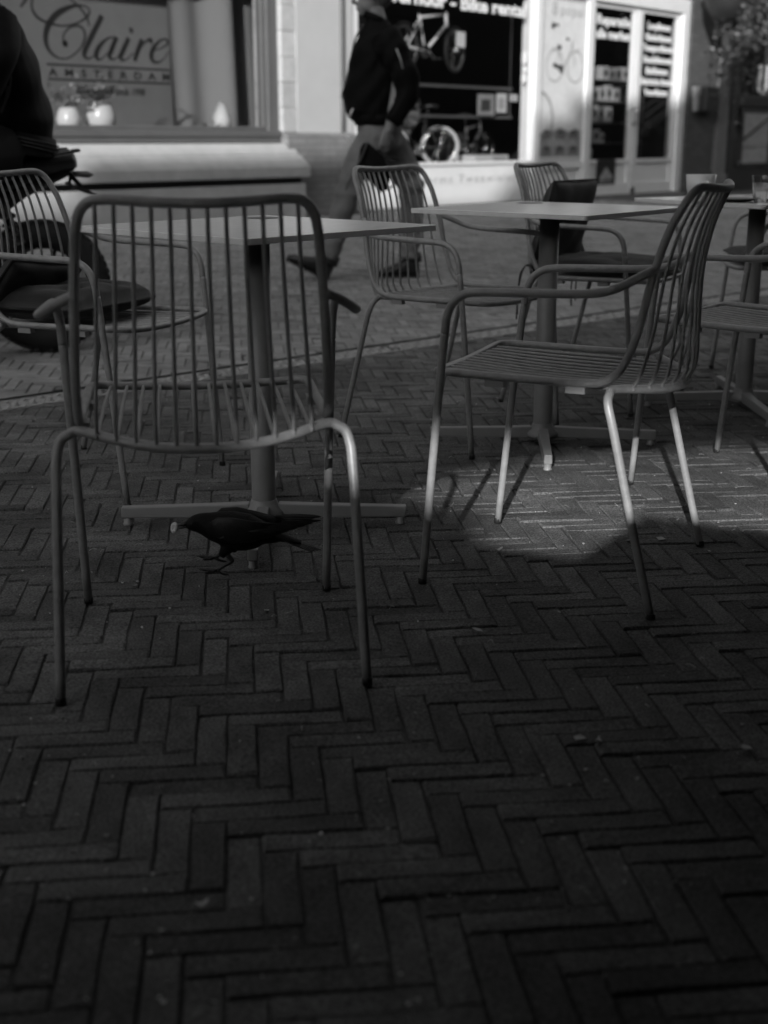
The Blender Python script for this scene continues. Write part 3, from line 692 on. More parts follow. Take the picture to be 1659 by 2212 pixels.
# ---- bicycles behind the glass (side view along the shop front)
def bicycle(name, lab, s, d, z, rw, wb, mf, mt, yaw=0.0, fw_turn=0.0, stem=1.0):
    t = thing(name, lab, 'bicycle', SF(s, d, z), PHI + yaw)
    def wheel(x, turn, nm):
        wz = rw
        holder = MB(); n_ = 36; rt = rw * .085
        holder.tube([(math.cos(2 * math.pi * i / n_) * (rw - rt), 0, math.sin(2 * math.pi * i / n_) * (rw - rt)) for i in range(n_)], rt, 8, closed=True)
        o = obj('tyre', holder, mt, None); o.parent = t; o.location = (x, 0, wz); o.rotation_euler = (0, 0, turn)
        rim = MB(); rim.tube([(math.cos(2 * math.pi * i / n_) * (rw - rt * 2.2), 0, math.sin(2 * math.pi * i / n_) * (rw - rt * 2.2)) for i in range(n_)], rt * .45, 6, closed=True); obj('rim', rim, M['chrome'], o)
        sp = MB()
        for i in range(14):
            a = 2 * math.pi * i / 14; sp.tube([(0, .02 * (-1) ** i, 0), (math.cos(a) * (rw - rt * 2.2), 0, math.sin(a) * (rw - rt * 2.2))], .0022, 4, False)
        obj('spokes', sp, M['chrome'], o); hb = MB(); hb.tube([(0, -.05, 0), (0, .05, 0)], .022, 10); obj('hub', hb, M['chrome'], o)
    wheel(0, 0, 'rear'); wheel(wb, fw_turn, 'front')
    bb = Vector((wb * .40, 0, rw * .85)); st_ = Vector((wb * .28, 0, rw * 2.35)); hd = Vector((wb * .80, 0, rw * 2.45)); h2 = Vector((wb * .83, 0, rw * 2.05))
    f = MB(); rr = rw * .055
    f.tube([st_, bb], rr); f.tube([bb, h2], rr * 1.25); f.tube([st_ + Vector((0.01, 0, -.03)), hd], rr); f.tube([hd + Vector((0, 0, .03)), h2 - Vector((0, 0, .03))], rr * 1.4)
    for y in (-.045, .045): f.tube([bb + Vector((0, y * .6, 0)), (0, y, rw)], rr * .6); f.tube([st_ + Vector((.02, y * .4, -.05)), (0, y, rw)], rr * .55)
    obj('frame', f, mf, t)
    f = MB()
    for y in (-.05, .05): f.tube([h2 + Vector((0, y, -.02)), (wb, y, rw)], rr * .75)
    obj('fork', f, M['dark'], t)
    f = MB(); f.tube([hd, hd + Vector((-.02, 0, .10 * stem))], rr); f.tube(catmull([hd + Vector((-.1, -.26, .1 * stem)), hd + Vector((-.02, -.1, .1 * stem)), hd + Vector((-.02, .1, .1 * stem)), hd + Vector((-.1, .26, .1 * stem))], 4), rr * .7); obj('handlebar', f, M['dark'], t)
    f = MB(); f.tube([st_, st_ + Vector((-.03, 0, .12 * stem))], rr * .8); f.loft([(st_ + Vector((-.14, 0, .13 * stem)), (0, .06, 0), (0, 0, .02)), (st_ + Vector((-.05, 0, .14 * stem)), (0, .065, 0), (0, 0, .025)), (st_ + Vector((.10, 0, .13 * stem)), (0, .015, 0), (0, 0, .014))], 10); obj('saddle', f, M['leather'], t)
    f = MB(); f.tube([bb + Vector((0, -.02, 0)), bb + Vector((0, .02, 0))], rw * .28, 20); f.tube([bb + Vector((0, -.06, 0)), bb + Vector((rw * .35, -.06, -rw * .3))], .012, 6); f.tube([bb + Vector((0, .06, 0)), bb + Vector((-rw * .35, .06, rw * .3))], .012, 6)
    obj('crank', f, M['chrome'], t); f = MB(); c = bb + Vector((rw * .35, -.06, -rw * .3)); f.box((c.x - .04, c.y - .09, c.z - .01), (c.x + .04, c.y, c.z + .01)); obj('pedal', f, M['dark'], t)
    return t
bicycle('hanging_bicycle', 'white mountain bike hung high behind the shop window with a price tag', 11.62, 0.5, 1.66, 0.26, 0.92, M['frame'], M['rubber'], 0.0, R(12))
tg = shop_thing('price_tag', 'white price tag hanging on the front wheel of the white bike', 'tag', 12.55, 0.42, 1.95); q = MB(); q.box((-.085, 0, 0), (.085, .004, .17)); obj('sheet', q, M['signwhite'], tg); q = MB(); q.tube([(0, .002, .17), (0, .05, .23)], .002, 4); obj('string', q, M['dark'], tg)
bicycle('child_bicycle', 'child bicycle with thick white tyres on the shop display floor', 12.28, 0.5, 0.6, 0.235, 0.60, M['dark'], M['whitetyre'], math.pi - PHI + R(8))
bicycle('small_bicycle', 'dark child bicycle beside the white carton in the shop window', 12.95, 0.75, 0.6, 0.20, 0.55, M['grey_frame'], M['rubber'])
cg = shop_thing('cargo_tub', 'grey cargo bike tub with curved rain hood behind the shop window', 'cargo bike', 11.9, 1.0, 0.72)
q = MB(); q.prism([(-.75, .45), (-.55, 0), (.1, -.05), (.62, .42), (.62, .52), (-.75, .52)], 0, .6); obj('tub', q, M['room'], cg, bevel=.02)
for k in range(4): q = MB(); q.tube(catmull([(0.05, .02 + k * .01, .52), (.12, .02, .85 - k * .03), (.34 + k * .05, .02, .84 - k * .06), (.52 + k * .03, .02, .66), (.62, .02, .52)], 5), .016, 8); obj('hoop', q, M['grey_frame'], cg)
q = MB(); q.prism([(0.06, .53), (.13, .86), (.32, .85), (.50, .68), (.6, .53)], .06, .56); obj('hood', q, M['shop_dark'], cg)
q = MB(); q.box((-.6, -.03, .5), (.1, .02, .56)); obj('rim', q, M['paper'], cg)
# rack of pale cartons added to lighten the dark door glass
sh = shop_thing('added_rack', 'stepped metal rack added behind the glazed shop door', 'rack', 15.25, 0.25, BZ)
rk = random.Random(2)
for k in range(5):
    q = MB(); q.box((-.30 - 0.02 * k, 0, .42 + k * .27), (1.3 , .45, .435 + k * .27)); obj('shelf', q, M['grey_frame'], sh)
for x in (-.3, 1.28): q = MB(); q.box((x, .02, 0), (x + .02, .04, 1.9)); obj('upright', q, M['grey_frame'], sh)
for k in range(5):
    x = -.28 + (0 if k < 3 else .25 * (k - 2))
    while x < 0.05 + .22 * k:
        wd = rk.uniform(.10, .16); hh = rk.uniform(.13, .22)
        b = shop_thing('added_carton', 'pale carton added on the %s shelf of the stepped rack inside the shop door' % ('lowest', 'second', 'middle', 'fourth', 'topmost')[k], 'carton', 15.25 + x + wd / 2, 0.28, BZ + .436 + k * .27, 'cartons on shelf %d of the stepped rack' % (k + 1))
        q = MB(); q.box((-wd / 2, 0, 0), (wd / 2, .3, hh)); obj('carton', q, M['paper'] if rk.random() < .7 else M['paper_grey'], b); q = MB(); q.box((-wd * .3, -.002, hh * .3), (wd * .3, -.0004, hh * .7)); obj('print', q, M['ink'], b)
        x += wd + rk.uniform(.01, .05)

# ---- brick pier, letter box, next shop
br = shop_thing('brick_pier', 'dark brick wall between the bicycle shop doors and next shop', 'wall', 0, 0, 0)
w = MB(); w.box((17.281, -0.02, BZ - .1), (18.14, 0.4, 7.6)); obj('brickwork', w, M['wallbrick'], br); w = MB(); w.box((17.281, -0.05, BZ - .1), (18.14, -.021, BZ + .3)); obj('skirting', w, M['wallbrick'], br)
lb = shop_thing('letter_box', 'black letter box with pale slanted plate on brick wall', 'letter box', 17.66, -0.021, 1.3)
q = MB(); q.box((-.10, -.16, 0), (.28, 0, .34)); obj('case', q, M['dark'], lb, bevel=.01); q = MB(); q.prism([(-.26, .34), (-.12, .34), (-.13, 0), (-.22, 0)], -.06, -.001); obj('plate', q, M['paper_grey'], lb)
q = MB(); q.box((-.05, -.165, .22), (.23, -.16, .25)); obj('flap', q, M['grey_frame'], lb)
ns = shop_thing('dark_shop', 'dark timber shop front with menu board and glass panes', 'shop', 0, 0, 0)
w = MB(); w.box((18.141, 0.0, 2.9), (26.0, 0.4, 7.6)); obj('wall', w, M['wallbrick'], ns)
w = MB()
for s in (18.62, 20.02, 21.4, 23.5): w.box((s, -0.05, BZ), (s + .22, 0.15, 2.9))
w.box((18.62, -.04, BZ), (26, .15, .48)); w.box((18.62, -.04, 1.40), (26, .14, 1.56)); w.box((18.62, -.04, 2.75), (26, .14, 2.899)); obj('timber_frame', w, M['darkwood'], ns, bevel=.008)
w = MB(); w.box((18.20, -0.06, BZ - .1), (18.60, 0.1, 0.42)); w.box((18.22, -0.03, .42), (18.58, .1, 2.9)); obj('pilaster', w, M['brownstone'], ns, bevel=.01)
for s in (18.84, 20.24, 21.62):
    q = MB(); q.box((s, .05, .48), (s + 1.18, .056, 1.40)); obj('pane', q, M['glass'], ns); q = MB(); q.box((s, .05, 1.56), (s + 1.18, .056, 2.75)); obj('pane', q, M['glass'], ns)
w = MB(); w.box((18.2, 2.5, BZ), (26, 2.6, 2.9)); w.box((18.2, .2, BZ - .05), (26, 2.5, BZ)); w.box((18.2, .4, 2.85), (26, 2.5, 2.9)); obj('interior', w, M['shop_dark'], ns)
mb_ = shop_thing('menu_board', 'pale menu sheet in dark frame with diagonal strut on the dark shop front', 'board', 19.46, -0.07, 0.50)
q = MB(); q.box((-.50, 0, 0), (.50, .03, .88)); obj('backing', q, M['dark'], mb_); q = MB(); q.box((-.43, -.006, .06), (.43, -.0005, .80)); obj('sheet', q, M['paper_grey'], mb_); q = MB(); q.tube([(-.46, -.03, .42), (.50, -.03, .80)], .015, 6); obj('strut', q, M['dark'], mb_)
q = MB(); q.tube([(-.45, -.02, .30), (.45, -.02, .32)], .004, 4); obj('crease', q, M['dark'], mb_)
for s, zz in ((18.96, 1.33), (18.92, .56)):
    k_ = shop_thing('round_stud', 'small bright round stud on the frame of the menu board', 'stud', s, -.062, zz, 'studs beside the menu board'); q = MB(); ellipsoid(q, (0, 0, 0), (.016, .012, .016), 10, 6); obj('head', q, M['chrome'], k_)
ul = shop_thing('sign_letter', 'pale letter U standing behind the dark shop pane', 'sign', 19.75, 0.02, 1.60)
q = MB(); q.tube(catmull([(-.13, 0, .42), (-.13, 0, .12), (-.08, 0, .02), (0, 0, 0), (.08, 0, .02), (.13, 0, .12), (.13, 0, .42)], 5), .03, 8); obj('tube', q, M['paper_grey'], ul); q = MB(); q.box((-.3, -.02, -.12), (.25, .05, -.045)); obj('ledge', q, M['paper_grey'], ul)
# hanging ivy
iv = shop_thing('hanging_plant', 'leafy ivy spilling from a dark round basket high on the wall', 'plant', 17.55, -0.55, 2.24)
q = MB(); q.lathe([(0.02, .22), (.2, .27), (.31, .45), (.34, .62), (.36, .66), (.33, .66)], (-.28, 0, 0), 24); obj('basket', q, M['dark'], iv)
q = MB(); q.tube([(-.28, .5, 1.2), (-.28, 0, 1.2), (-.28, 0, .66)], .012, 6); obj('bracket', q, M['dark'], iv)
ri = random.Random(9); fo = MB(); stm = MB()
def leaf(mb, c, sz, rr):
    x = Vector((rr.gauss(0, 1), rr.gauss(0, 1) - .6, rr.gauss(0, .6))).normalized(); up = Vector((rr.gauss(0, .5), rr.gauss(0, .5), 1)); y = up.cross(x).normalized(); n_ = x.cross(y)
    mb.add([c + x * sz, c + y * sz * .6 + x * .25 * sz - n_ * sz * .15, c - x * sz * .7, c - y * sz * .6 + x * .25 * sz - n_ * sz * .15, c - n_ * .0], [(0, 1, 4), (1, 2, 4), (2, 3, 4), (3, 0, 4)])
for k in range(46):
    a0 = ri.uniform(-.5, .75); y0 = ri.uniform(-.25, .25); L = ri.uniform(.55, 1.2) * (1.25 if abs(a0) < .3 else .85); out = a0 * ri.uniform(.25, .6)
    pts = [Vector((-.05 + a0 * .45 + out * t, y0 - .12 * t, .62 + .15 * math.sin(t * 3) - L * t * t)) for t in [i / 6 for i in range(7)]]
    stm.tube(pts, .005, 4, False)
    for i in range(46):
        t = ri.random(); p = pts[min(int(t * 6), 5)].lerp(pts[min(int(t * 6) + 1, 6)], t * 6 % 1); leaf(fo, p + Vector((ri.gauss(0, .06), ri.gauss(0, .06), ri.gauss(0, .05))), ri.uniform(.032, .06), ri)
for k in range(3):                                     # thin strand hanging low beside the pilaster
    pts = [Vector((.12 + .03 * k + .05 * math.sin(t * 5 + k), -.05, -.3 - 1.15 * t)) for t in [i / 7 for i in range(8)]]
    stm.tube(pts, .004, 4, False)
    for i in range(16): t = ri.random(); p = pts[int(t * 7)]; leaf(fo, p + Vector((ri.gauss(0, .035), ri.gauss(0, .035), ri.gauss(0, .06))), ri.uniform(.025, .05), ri)
obj('stem', stm, M['dark'], iv); obj('crown', fo, M['leaf'], iv)

# ---- unseen houses added to either side to darken the foreground
for (s0, s1, hh, lab) in ((-48.0, -3.01, 8.4, 'unseen brick house row added beyond the florist shop to cut skylight'), (26.01, 70.0, 8.4, 'unseen brick house row added beyond the dark shop to cut skylight')):
    t = shop_thing('unseen_house_row', lab, 'building', 0, 0, 0)
    w = MB(); w.box((s0, 0, -0.2), (s1, 0.4, hh)); obj('wall', w, M['wallbrick'], t)
    w = MB(); w.box((s0, -0.15, hh), (s1, 0.45, hh + 0.3)); obj('cornice', w, M['stone'], t)
    for i in range(int((s1 - s0) / 2.4)):
        for zz in (1.0, 4.0, 7.0):
            w = MB(); w.box((s0 + .7 + i * 2.4, -0.03, zz), (s0 + 1.9 + i * 2.4, -0.001, zz + 1.8)); obj('window', w, M['grey_frame'], t)
for (ss, lab) in ((-48.0, 'unseen brick gable house added to close the street behind the motorbike'), (70.0, 'unseen brick gable house added to close the far end of the street')):
    t = thing('unseen_end_house', lab, 'building', U * ss + N * 3.0, PHI)
    w = MB(); w.box((-0.5, -7, -0.2), (0.5, 7, 11)); obj('wall', w, M['wallbrick'], t); w = MB(); w.prism([(-7, 11), (7, 11), (0, 15)], -.45, .45, 'yz'); obj('gable', w, M['wallbrick'], t)
# ================================================================== TERRACE FURNITURE
FR = 0.0083; RODR = 0.0036; LEGR = 0.0088
half = [(0.0, .252, .447), (.10, .251, .449), (.17, .247, .453), (.197, .240, .456), (.209, .222, .457), (.213, .19, .457), (.213, .05, .455), (.212, -.075, .455), (.211, -.118, .462),
        (.210, -.150, .490), (.207, -.177, .56), (.200, -.198, .667), (.192, -.222, .75), (.187, -.238, .785), (.179, -.252, .812), (.163, -.263, .828), (.135, -.272, .8325), (.07, -.287, .829), (0.0, -.293, .827)]
mir = lambda pts: [(-p[0], p[1], p[2]) for p in pts]
loop = half + mir(half[1:-1])[::-1]
def closed_catmull(pts, sub=5):
    n = len(pts); P = [Vector(p) for p in pts]; out = []
    for i in range(n):
        a, b, c, d = P[i - 1], P[i], P[(i + 1) % n], P[(i + 2) % n]
        for k in range(sub):
            t = k / sub; out.append(0.5 * ((2 * b) + (c - a) * t + (2 * a - 5 * b + 4 * c - d) * t * t + (3 * b - a - 3 * c + d) * t ** 3))
    return out
CH = []                                               # (name, mesh, material key)
def cpart(name, mb, key): me = mb.mesh(name); me.materials.append(M[key]); CH.append((name, me))
cpart('frame', MB().tube(closed_catmull(loop, 5), FR, 12, closed=True), 'chair')
rail = [(.232, -.1335, .440), (.215, -.134, .447), (.19, -.150, .4455), (.15, -.183, .441), (.08, -.222, .435), (0, -.236, .433)]
cpart('rear_rail', MB().tube(catmull(rail + mir(rail[:-1])[::-1], 5), LEGR, 12), 'chair')
for sgn in (1, -1):
    f = (lambda p: p) if sgn > 0 else (lambda p: [(-a, b, c) for a, b, c in p])
    cpart('leg', MB().tube(catmull(f([(.262, -.246, .006), (.257, -.195, .20), (.252, -.150, .375), (.248, -.138, .415), (.241, -.1335, .433), (.230, -.1335, .441)]), 5), LEGR, 12), 'chair')
    cpart('leg', MB().tube(catmull(f([(.247, .250, .006), (.252, .228, .27), (.257, .207, .50), (.258, .202, .545)]), 4), LEGR, 12), 'chair')
    cpart('armrest', MB().tube(catmull(f([(.258, .202, .543), (.259, .198, .575), (.261, .186, .604), (.263, .165, .622), (.265, .135, .630), (.267, .05, .633), (.268, -.06, .636), (.264, -.115, .641), (.250, -.150, .652), (.225, -.178, .668), (.200, -.200, .680)]), 5), LEGR, 12), 'chair')
    for y in (.11, -.06):
        x = .213 * sgn; cpart('pad', MB().box((x - .009 - .006 * sgn, y - .02, .434), (x + .009 - .006 * sgn, y + .02, .449)), 'pad')
    cpart('glide', MB().lathe([(.0095, 0), (.0095, .012), (.0088, .014)], (.2625 * sgn, -.2465, 0), 10), 'dark')
    cpart('glide', MB().lathe([(.0095, 0), (.0095, .012), (.0088, .014)], (.2472 * sgn, .2505, 0), 10), 'dark')
for i in range(12):
    t = (i + 1) / 13 * 2 - 1; b = 1 - t * t; xt, xb = t * .182, t * .212
    def X(k): return xb + (xt - xb) * k
    back = [(xb, -.136 - .100 * b, .446 - .006 * b), (X(.02), -.146 - .104 * b, .462), (X(.08), -.160 - .092 * b, .492), (X(.3), -.181 - .070 * b, .56), (X(.58), -.201 - .050 * b, .667), (X(.82), -.226 - .040 * b, .755), (X(1), -.262 - .030 * b, .825 )]
    cpart('back_rod', MB().tube(catmull(back, 4), RODR, 8), 'chair')
    yf = .252 - .006 * t * t - (.02 if abs(t) > .9 else 0)
    seat = [(xb * .97, yf, .449), (xb * .98, yf - .03, .4525 - .003 * b), (xb, .08, .450 - .010 * b), (xb, -.06, .448 - .012 * b), (xb, -.134 - .09 * b, .443 - .005 * b), (xb, -.142 - .100 * b, .448)]
    cpart('seat_rod', MB().tube(catmull(seat, 4), RODR, 8), 'chair')
def chair(x, y, yaw, lab):
    r = thing('armchair', lab, 'chair', (x, y, gz(x, y)), R(yaw), 'wire armchairs on the terrace')
    for nm, me in CH: link(nm, me, None, r)
    return r
chair(-.327, 2.268, 9.0, 'grey wire armchair standing in front of the crow, its back to the empty table')
chair(.412, 2.72, 66.0, 'grey wire armchair with bare seat, two legs in the patch of sunlight')
c3 = chair(-.80, 3.50, -112.5, 'grey wire armchair holding a dark tufted seat cushion beside the motorbike')
chair(.218, 4.06, -128.0, 'grey wire armchair with bare seat standing beside the drain, pale highlight on its arm')
c5x, c5y, c5a = .775, 4.655, -123.0
chair(c5x, c5y, c5a, 'grey wire armchair with upright black cushions behind the middle table')
chair(1.035, 3.435, 48.0, 'grey wire armchair with bare seat beside the table carrying cup and glass')
chair(1.60, 5.02, 86.0, 'grey wire armchair with a black tie-on cushion behind the table carrying cup and glass')

def pillow_mesh(w, d, h, tufts, seed, sag=0.0, n=28):
    rr = random.Random(seed); mb = MB(); ph = [rr.uniform(0, 6.28) for _ in range(4)]
    def P(u, v, top):
        e = (1 - abs(u) ** 5) * (1 - abs(v) ** 5); e = max(e, 0) ** .45
        k = 1 - .05 * (abs(u * v)) ** 2
        x = u * w / 2 * (1 - .04 * (1 - abs(v)) * abs(u)); y = v * d / 2 * (1 - .04 * (1 - abs(u)) * abs(v))
        z = e * h / 2 * (1 + .12 * math.sin(5 * u + ph[0]) * math.sin(4 * v + ph[1]) + .08 * math.sin(9 * u + 7 * v + ph[2]))
        for (tu, tv) in tufts: z -= h * .34 * math.exp(-((u - tu) ** 2 + (v - tv) ** 2) / .02) * (1 if top else .3)
        return (x, y, (z if top else -z * .7) + sag * (u * u - .3) * h)
    vs = [P(-1 + 2 * i / n, -1 + 2 * j / n, True) for j in range(n + 1) for i in range(n + 1)] + [P(-1 + 2 * i / n, -1 + 2 * j / n, False) for j in range(n + 1) for i in range(n + 1)]
    o = (n + 1) ** 2; fs = []
    for j in range(n):
        for i in range(n):
            a = j * (n + 1) + i; fs.append((a, a + 1, a + n + 2, a + n + 1)); fs.append((o + a, o + a + n + 1, o + a + n + 2, o + a + 1))
    for i in range(n):
        for a, b in ((i, i + 1), (n * (n + 1) + i + 1, n * (n + 1) + i), ((i + 1) * (n + 1), i * (n + 1)), (i * (n + 1) + n, (i + 1) * (n + 1) + n)): fs.append((a, b, o + b, o + a))
    mb.add(vs, fs, True); return mb
tuf = [(-.4, -.4), (.4, -.4), (-.4, .4), (.4, .4)]
def cushion(lab, cx, cy, yaw, off, w, d, h, rot=(0, 0, 0), ties=True, seed=1, tufts=tuf, sag=0.0):
    a = R(yaw); wx = cx + math.cos(a) * off[0] - math.sin(a) * off[1]; wy = cy + math.sin(a) * off[0] + math.cos(a) * off[1]
    t = thing('cushion', lab, 'cushion', (wx, wy, off[2] + gz(cx, cy)), 0); t.rotation_euler = Matrix.Rotation(a, 3, 'Z').to_euler()
    t.rotation_euler = (Matrix.Rotation(a, 3, 'Z') @ Matrix.Rotation(rot[0], 3, 'X') @ Matrix.Rotation(rot[1], 3, 'Y') @ Matrix.Rotation(rot[2], 3, 'Z')).to_euler()
    obj('cover', pillow_mesh(w, d, h, tufts, seed, sag), M['cushion'], t)
    ring = MB(); ring.tube([(w / 2 * .985 * sx, d / 2 * .985 * sy, sag * .7 * h) for sx, sy in ((-1, -1), (1, -1), (1, 1), (-1, 1))], .004, 6, closed=True); obj('piping', ring, M['cushion'], t)
    if ties:
        for sx in (-1, 1):
            ti = MB(); ti.tube(catmull([(sx * w / 2, -d / 2, 0), (sx * (w / 2 + .02), -d / 2 - .01, -.03), (sx * (w / 2 + .015), -d / 2 - .02, -.11), (sx * (w / 2 + .02), -d / 2 - .02, -.19)], 4), .0028, 5)
            ti.tube(catmull([(sx * w / 2, -d / 2, 0), (sx * (w / 2 + .03), -d / 2, -.03), (sx * (w / 2 + .035), -d / 2 - .01, -.10), (sx * (w / 2 + .032), -d / 2 - .01, -.17)], 4), .0028, 5); obj('tie', ti, M['cushion'], t)
    return t
cushion('dark tufted seat cushion lying on the armchair beside the motorbike', -.80, 3.50, -112.5, (0, -.065, .492), .37, .31, .10, seed=1)
cushion('dark back cushion slumped against the armchair beside the motorbike', -.80, 3.50, -112.5, (.05, -.150, .535), .30, .17, .075, (R(50), R(-6), R(4)), False, 4, [(0, 0)])
cushion('black cushion propped upright against the chair back behind the middle table', c5x, c5y, c5a, (0.0, -.145, .62), .36, .33, .09, (R(76), 0, 0), False, 6, [(-.3, .1), (.3, .1)])
cushion('black seat cushion lying under the upright cushion behind the middle table', c5x, c5y, c5a, (0.0, .03, .49), .42, .44, .06, ties=True, seed=8)
cushion('black tie-on seat cushion on the armchair behind the cup and glass', 1.60, 5.02, 86, (0, .03, .488), .43, .43, .06, seed=9)

def table(x, y, rt, rb, h, lab):
    t = thing('table', lab, 'table', (x, y, 0), 0, 'square cafe tables')
    sd = .300
    tp = MB(); c = .012; po = []
    for (sx, sy) in ((1, 1), (-1, 1), (-1, -1), (1, -1)):
        for k in range(4):
            a = math.atan2(sy, sx) - R(45) + R(30) * k; po.append((sx * (sd - c) + c * math.cos(a), sy * (sd - c) + c * math.sin(a)))
    tp.prism(po, h - .0135, h, 'xy'); top = obj('table_top', tp, M['table'], t, rot=(0, 0, R(rt)), bevel=.0015)
    st_ = MB(); st_.lathe([(.042, h + .0004), (.042, h + .0012)], (.20, .20, 0), 24); o = obj('sticker', st_, M['grey_frame'], top)
    pl = MB(); pl.box((-.16, -.16, h - .0205), (.16, .16, h - .0136)); obj('mounting_plate', pl, M['dark'], t, rot=(0, 0, R(rt)))
    p = MB(); p.lathe([(.0300, .052), (.0295, .06), (.0295, h - .0207)], seg=28); obj('pole', p, M['base'], t)
    hb = MB(); hb.lathe([(.050, .022), (.050, .036), (.044, .044), (.036, .052), (.0315, .064), (.0308, .066)], seg=28); hub = obj('base_hub', hb, M['base'], t)
    for k in range(4):
        a = R(rb + 90 * k); ar = MB()
        L = .352
        secs = [(0.036, .0225, .056, .017), (.12, .021, .053, .0155), (L, .020, .0475, .0125)]
        vs = []
        for (r_, z0, z1, w_) in secs: vs += [(r_, -w_, z0), (r_, w_, z0), (r_, w_ * .92, z1), (r_, -w_ * .92, z1)]
        fs = [(0, 1, 2, 3), (11, 10, 9, 8)]
        for i in range(2):
            for j in range(4): fs.append((i * 4 + j, (i + 1) * 4 + j, (i + 1) * 4 + (j + 1) % 4, i * 4 + (j + 1) % 4))
        ar.add(vs, fs); o = obj('base_arm', ar, M['base'], t, rot=(0, 0, a), bevel=.003)
        ft = MB(); ft.lathe([(.012, .0), (.013, .004), (.011, .006), (.011, .022)], (L - .014, 0, 0), 14); obj('foot', ft, M['base'], o)
    return t
table(-.297, 3.038, 47.4, 1.0, .727, 'square grey cafe table standing behind the crow')
table(.497, 3.915, 51.0, -4.0, .723, 'square grey cafe table between the two bare armchairs')
table(1.285, 4.50, 31.0, 0.0, .722, 'square grey cafe table carrying a cup and a glass')
# cup, saucer and glass on the far table
sc_ = thing('saucer', 'dark saucer lying beside the white cup', 'saucer', (1.155, 4.30, .722)); q = MB(); q.lathe([(.03, .001), (.045, .003), (.075, .010), (.075, .012), (.04, .006), (0.0, .005)], seg=28); obj('plate', q, M['dark'], sc_); q = MB(); q.lathe([(.03, 0), (.03, .0015)], seg=20); obj('foot_ring', q, M['dark'], sc_)
cp = thing('cup', 'low white cup with its handle turned out, standing on the far table', 'cup', (1.035, 4.30, .7222)); cp.scale = (1.12, 1.12, 1.2); q = MB(); q.lathe([(.0, .0), (.028, .0), (.030, .004), (.040, .035), (.0435, .072), (.041, .072), (.037, .03), (.0, .008)], seg=32); obj('bowl', q, M['ceramic'], cp)
q = MB(); q.tube(catmull([(.004, -.040, .050), (.006, -.062, .052), (.006, -.068, .036), (.004, -.055, .020), (.002, -.036, .018)], 5), .0052, 8); obj('handle', q, M['ceramic'], cp)
gl = thing('drinking_glass', 'clear faceted tumbler standing on the far table', 'glass', (1.222, 4.24, .7222)); q = MB()
q.lathe([(0.0, .0005), (.026, .0005), (.0275, .004), (.031, .035), (.035, .062), (.0385, .085), (.0365, .085), (.033, .062), (.0285, .035), (.025, .012), (.0, .010)], seg=9, smooth=False); obj('tumbler', q, M['tumbler'], gl)
# ================================================================== CROW
cw = thing('crow', 'black crow hopping over the bricks with a pale ring in its beak', 'bird', (-.302, 2.60, .006), 0); cw.scale = (.96, .92, .95)
YA = .012                                              # body axis leans slightly towards the camera at the head
def sec(x, z, ry, rz, y=0.0): return ((x, y, z), (0, ry, 0), (0, 0, rz))
b = MB()
b.loft([sec(.098, .100, .004, .004), sec(.075, .104, .016, .014), (( .045, 0, .112), (0, .030, 0), (.006, 0, .026)), ((.010, 0, .118), (0, .043, 0), (.008, 0, .038)), ((-.030, 0, .122), (0, .047, 0), (.008, 0, .040)),
        ((-.062, 0, .129), (0, .040, 0), (.010, 0, .032)), ((-.080, -.003, .135), (0, .030, 0), (.010, 0, .025)), ((-.095, -.006, .139), (0, .025, 0), (.006, 0, .0215)), ((-.110, -.009, .139), (0, .0205, 0), (.003, 0, .0175)), ((-.121, -.010, .136), (0, .011, 0), (0, 0, .0105)), ((-.124, -.010, .135), (0, .004, 0), (0, 0, .004))], 20)
for (x, y, sp) in ((-.030, -.016, 0), (-.014, .018, 1)):   # thighs
    b.tube([(x + .015, y, .105), (x - .005, y, .080), (x - .018 + .006 * sp, y, .062)], [.020, .0155, .008], 10)
ellipsoid(b, (-.002, 0, .100), (.055, .036, .028))
body = link('body', realise(b, .0035, 5), M['feather'], cw)
bk = MB(); bk.loft([((-.118, -.010, .1385), (0, .0085, 0), (.001, 0, .0065)), ((-.130, -.011, .1375), (0, .0065, 0), (.001, 0, .0050)), ((-.140, -.012, .1345), (0, .0042, 0), (.001, 0, .0034)), ((-.146, -.0125, .1305), (0, .0012, 0), (0, 0, .0012))], 10); obj('upper_beak', bk, M['horn'], cw)
bk = MB(); bk.loft([((-.117, -.010, .1325), (0, .007, 0), (0, 0, .0035)), ((-.130, -.011, .1290), (0, .0048, 0), (0, 0, .0026)), ((-.139, -.012, .1262), (0, .0015, 0), (0, 0, .0012))], 10); obj('lower_beak', bk, M['horn'], cw)
for y in (-.0265, .008):
    e = MB(); ellipsoid(e, (-.1075, y, .1415), (.0030, .002, .0030), 10, 6); ey = obj('eye', e, M['eye'], cw); e = MB(); ellipsoid(e, (-.1078, y + (-.0012 if y < 0 else .0012), .1415), (.0016, .0012, .0016), 8, 5); obj('pupil', e, M['black'], ey)
def feather(mb, a, bb, w, th=.0012, droop=0.0, nrm=Vector((0, 0, 1))):
    a, bb = Vector(a), Vector(bb); ax = (bb - a); L = ax.length; ax.normalize(); sd = ax.cross(nrm).normalized(); up = sd.cross(ax)
    vs, fs = [], []
    for i, (t, k) in enumerate(((0, .35), (.15, .8), (.5, 1), (.8, .85), (.95, .45), (1, .08))):
        c = a + ax * (L * t) - up * droop * t * t
        vs += [c + sd * w * k, c + up * th * 2, c - sd * w * k, c - up * th]
        if i:
            o = i * 4
            for j in range(4): fs.append((o - 4 + j, o - 4 + (j + 1) % 4, o + (j + 1) % 4, o + j))
    mb.add(vs, fs, True)
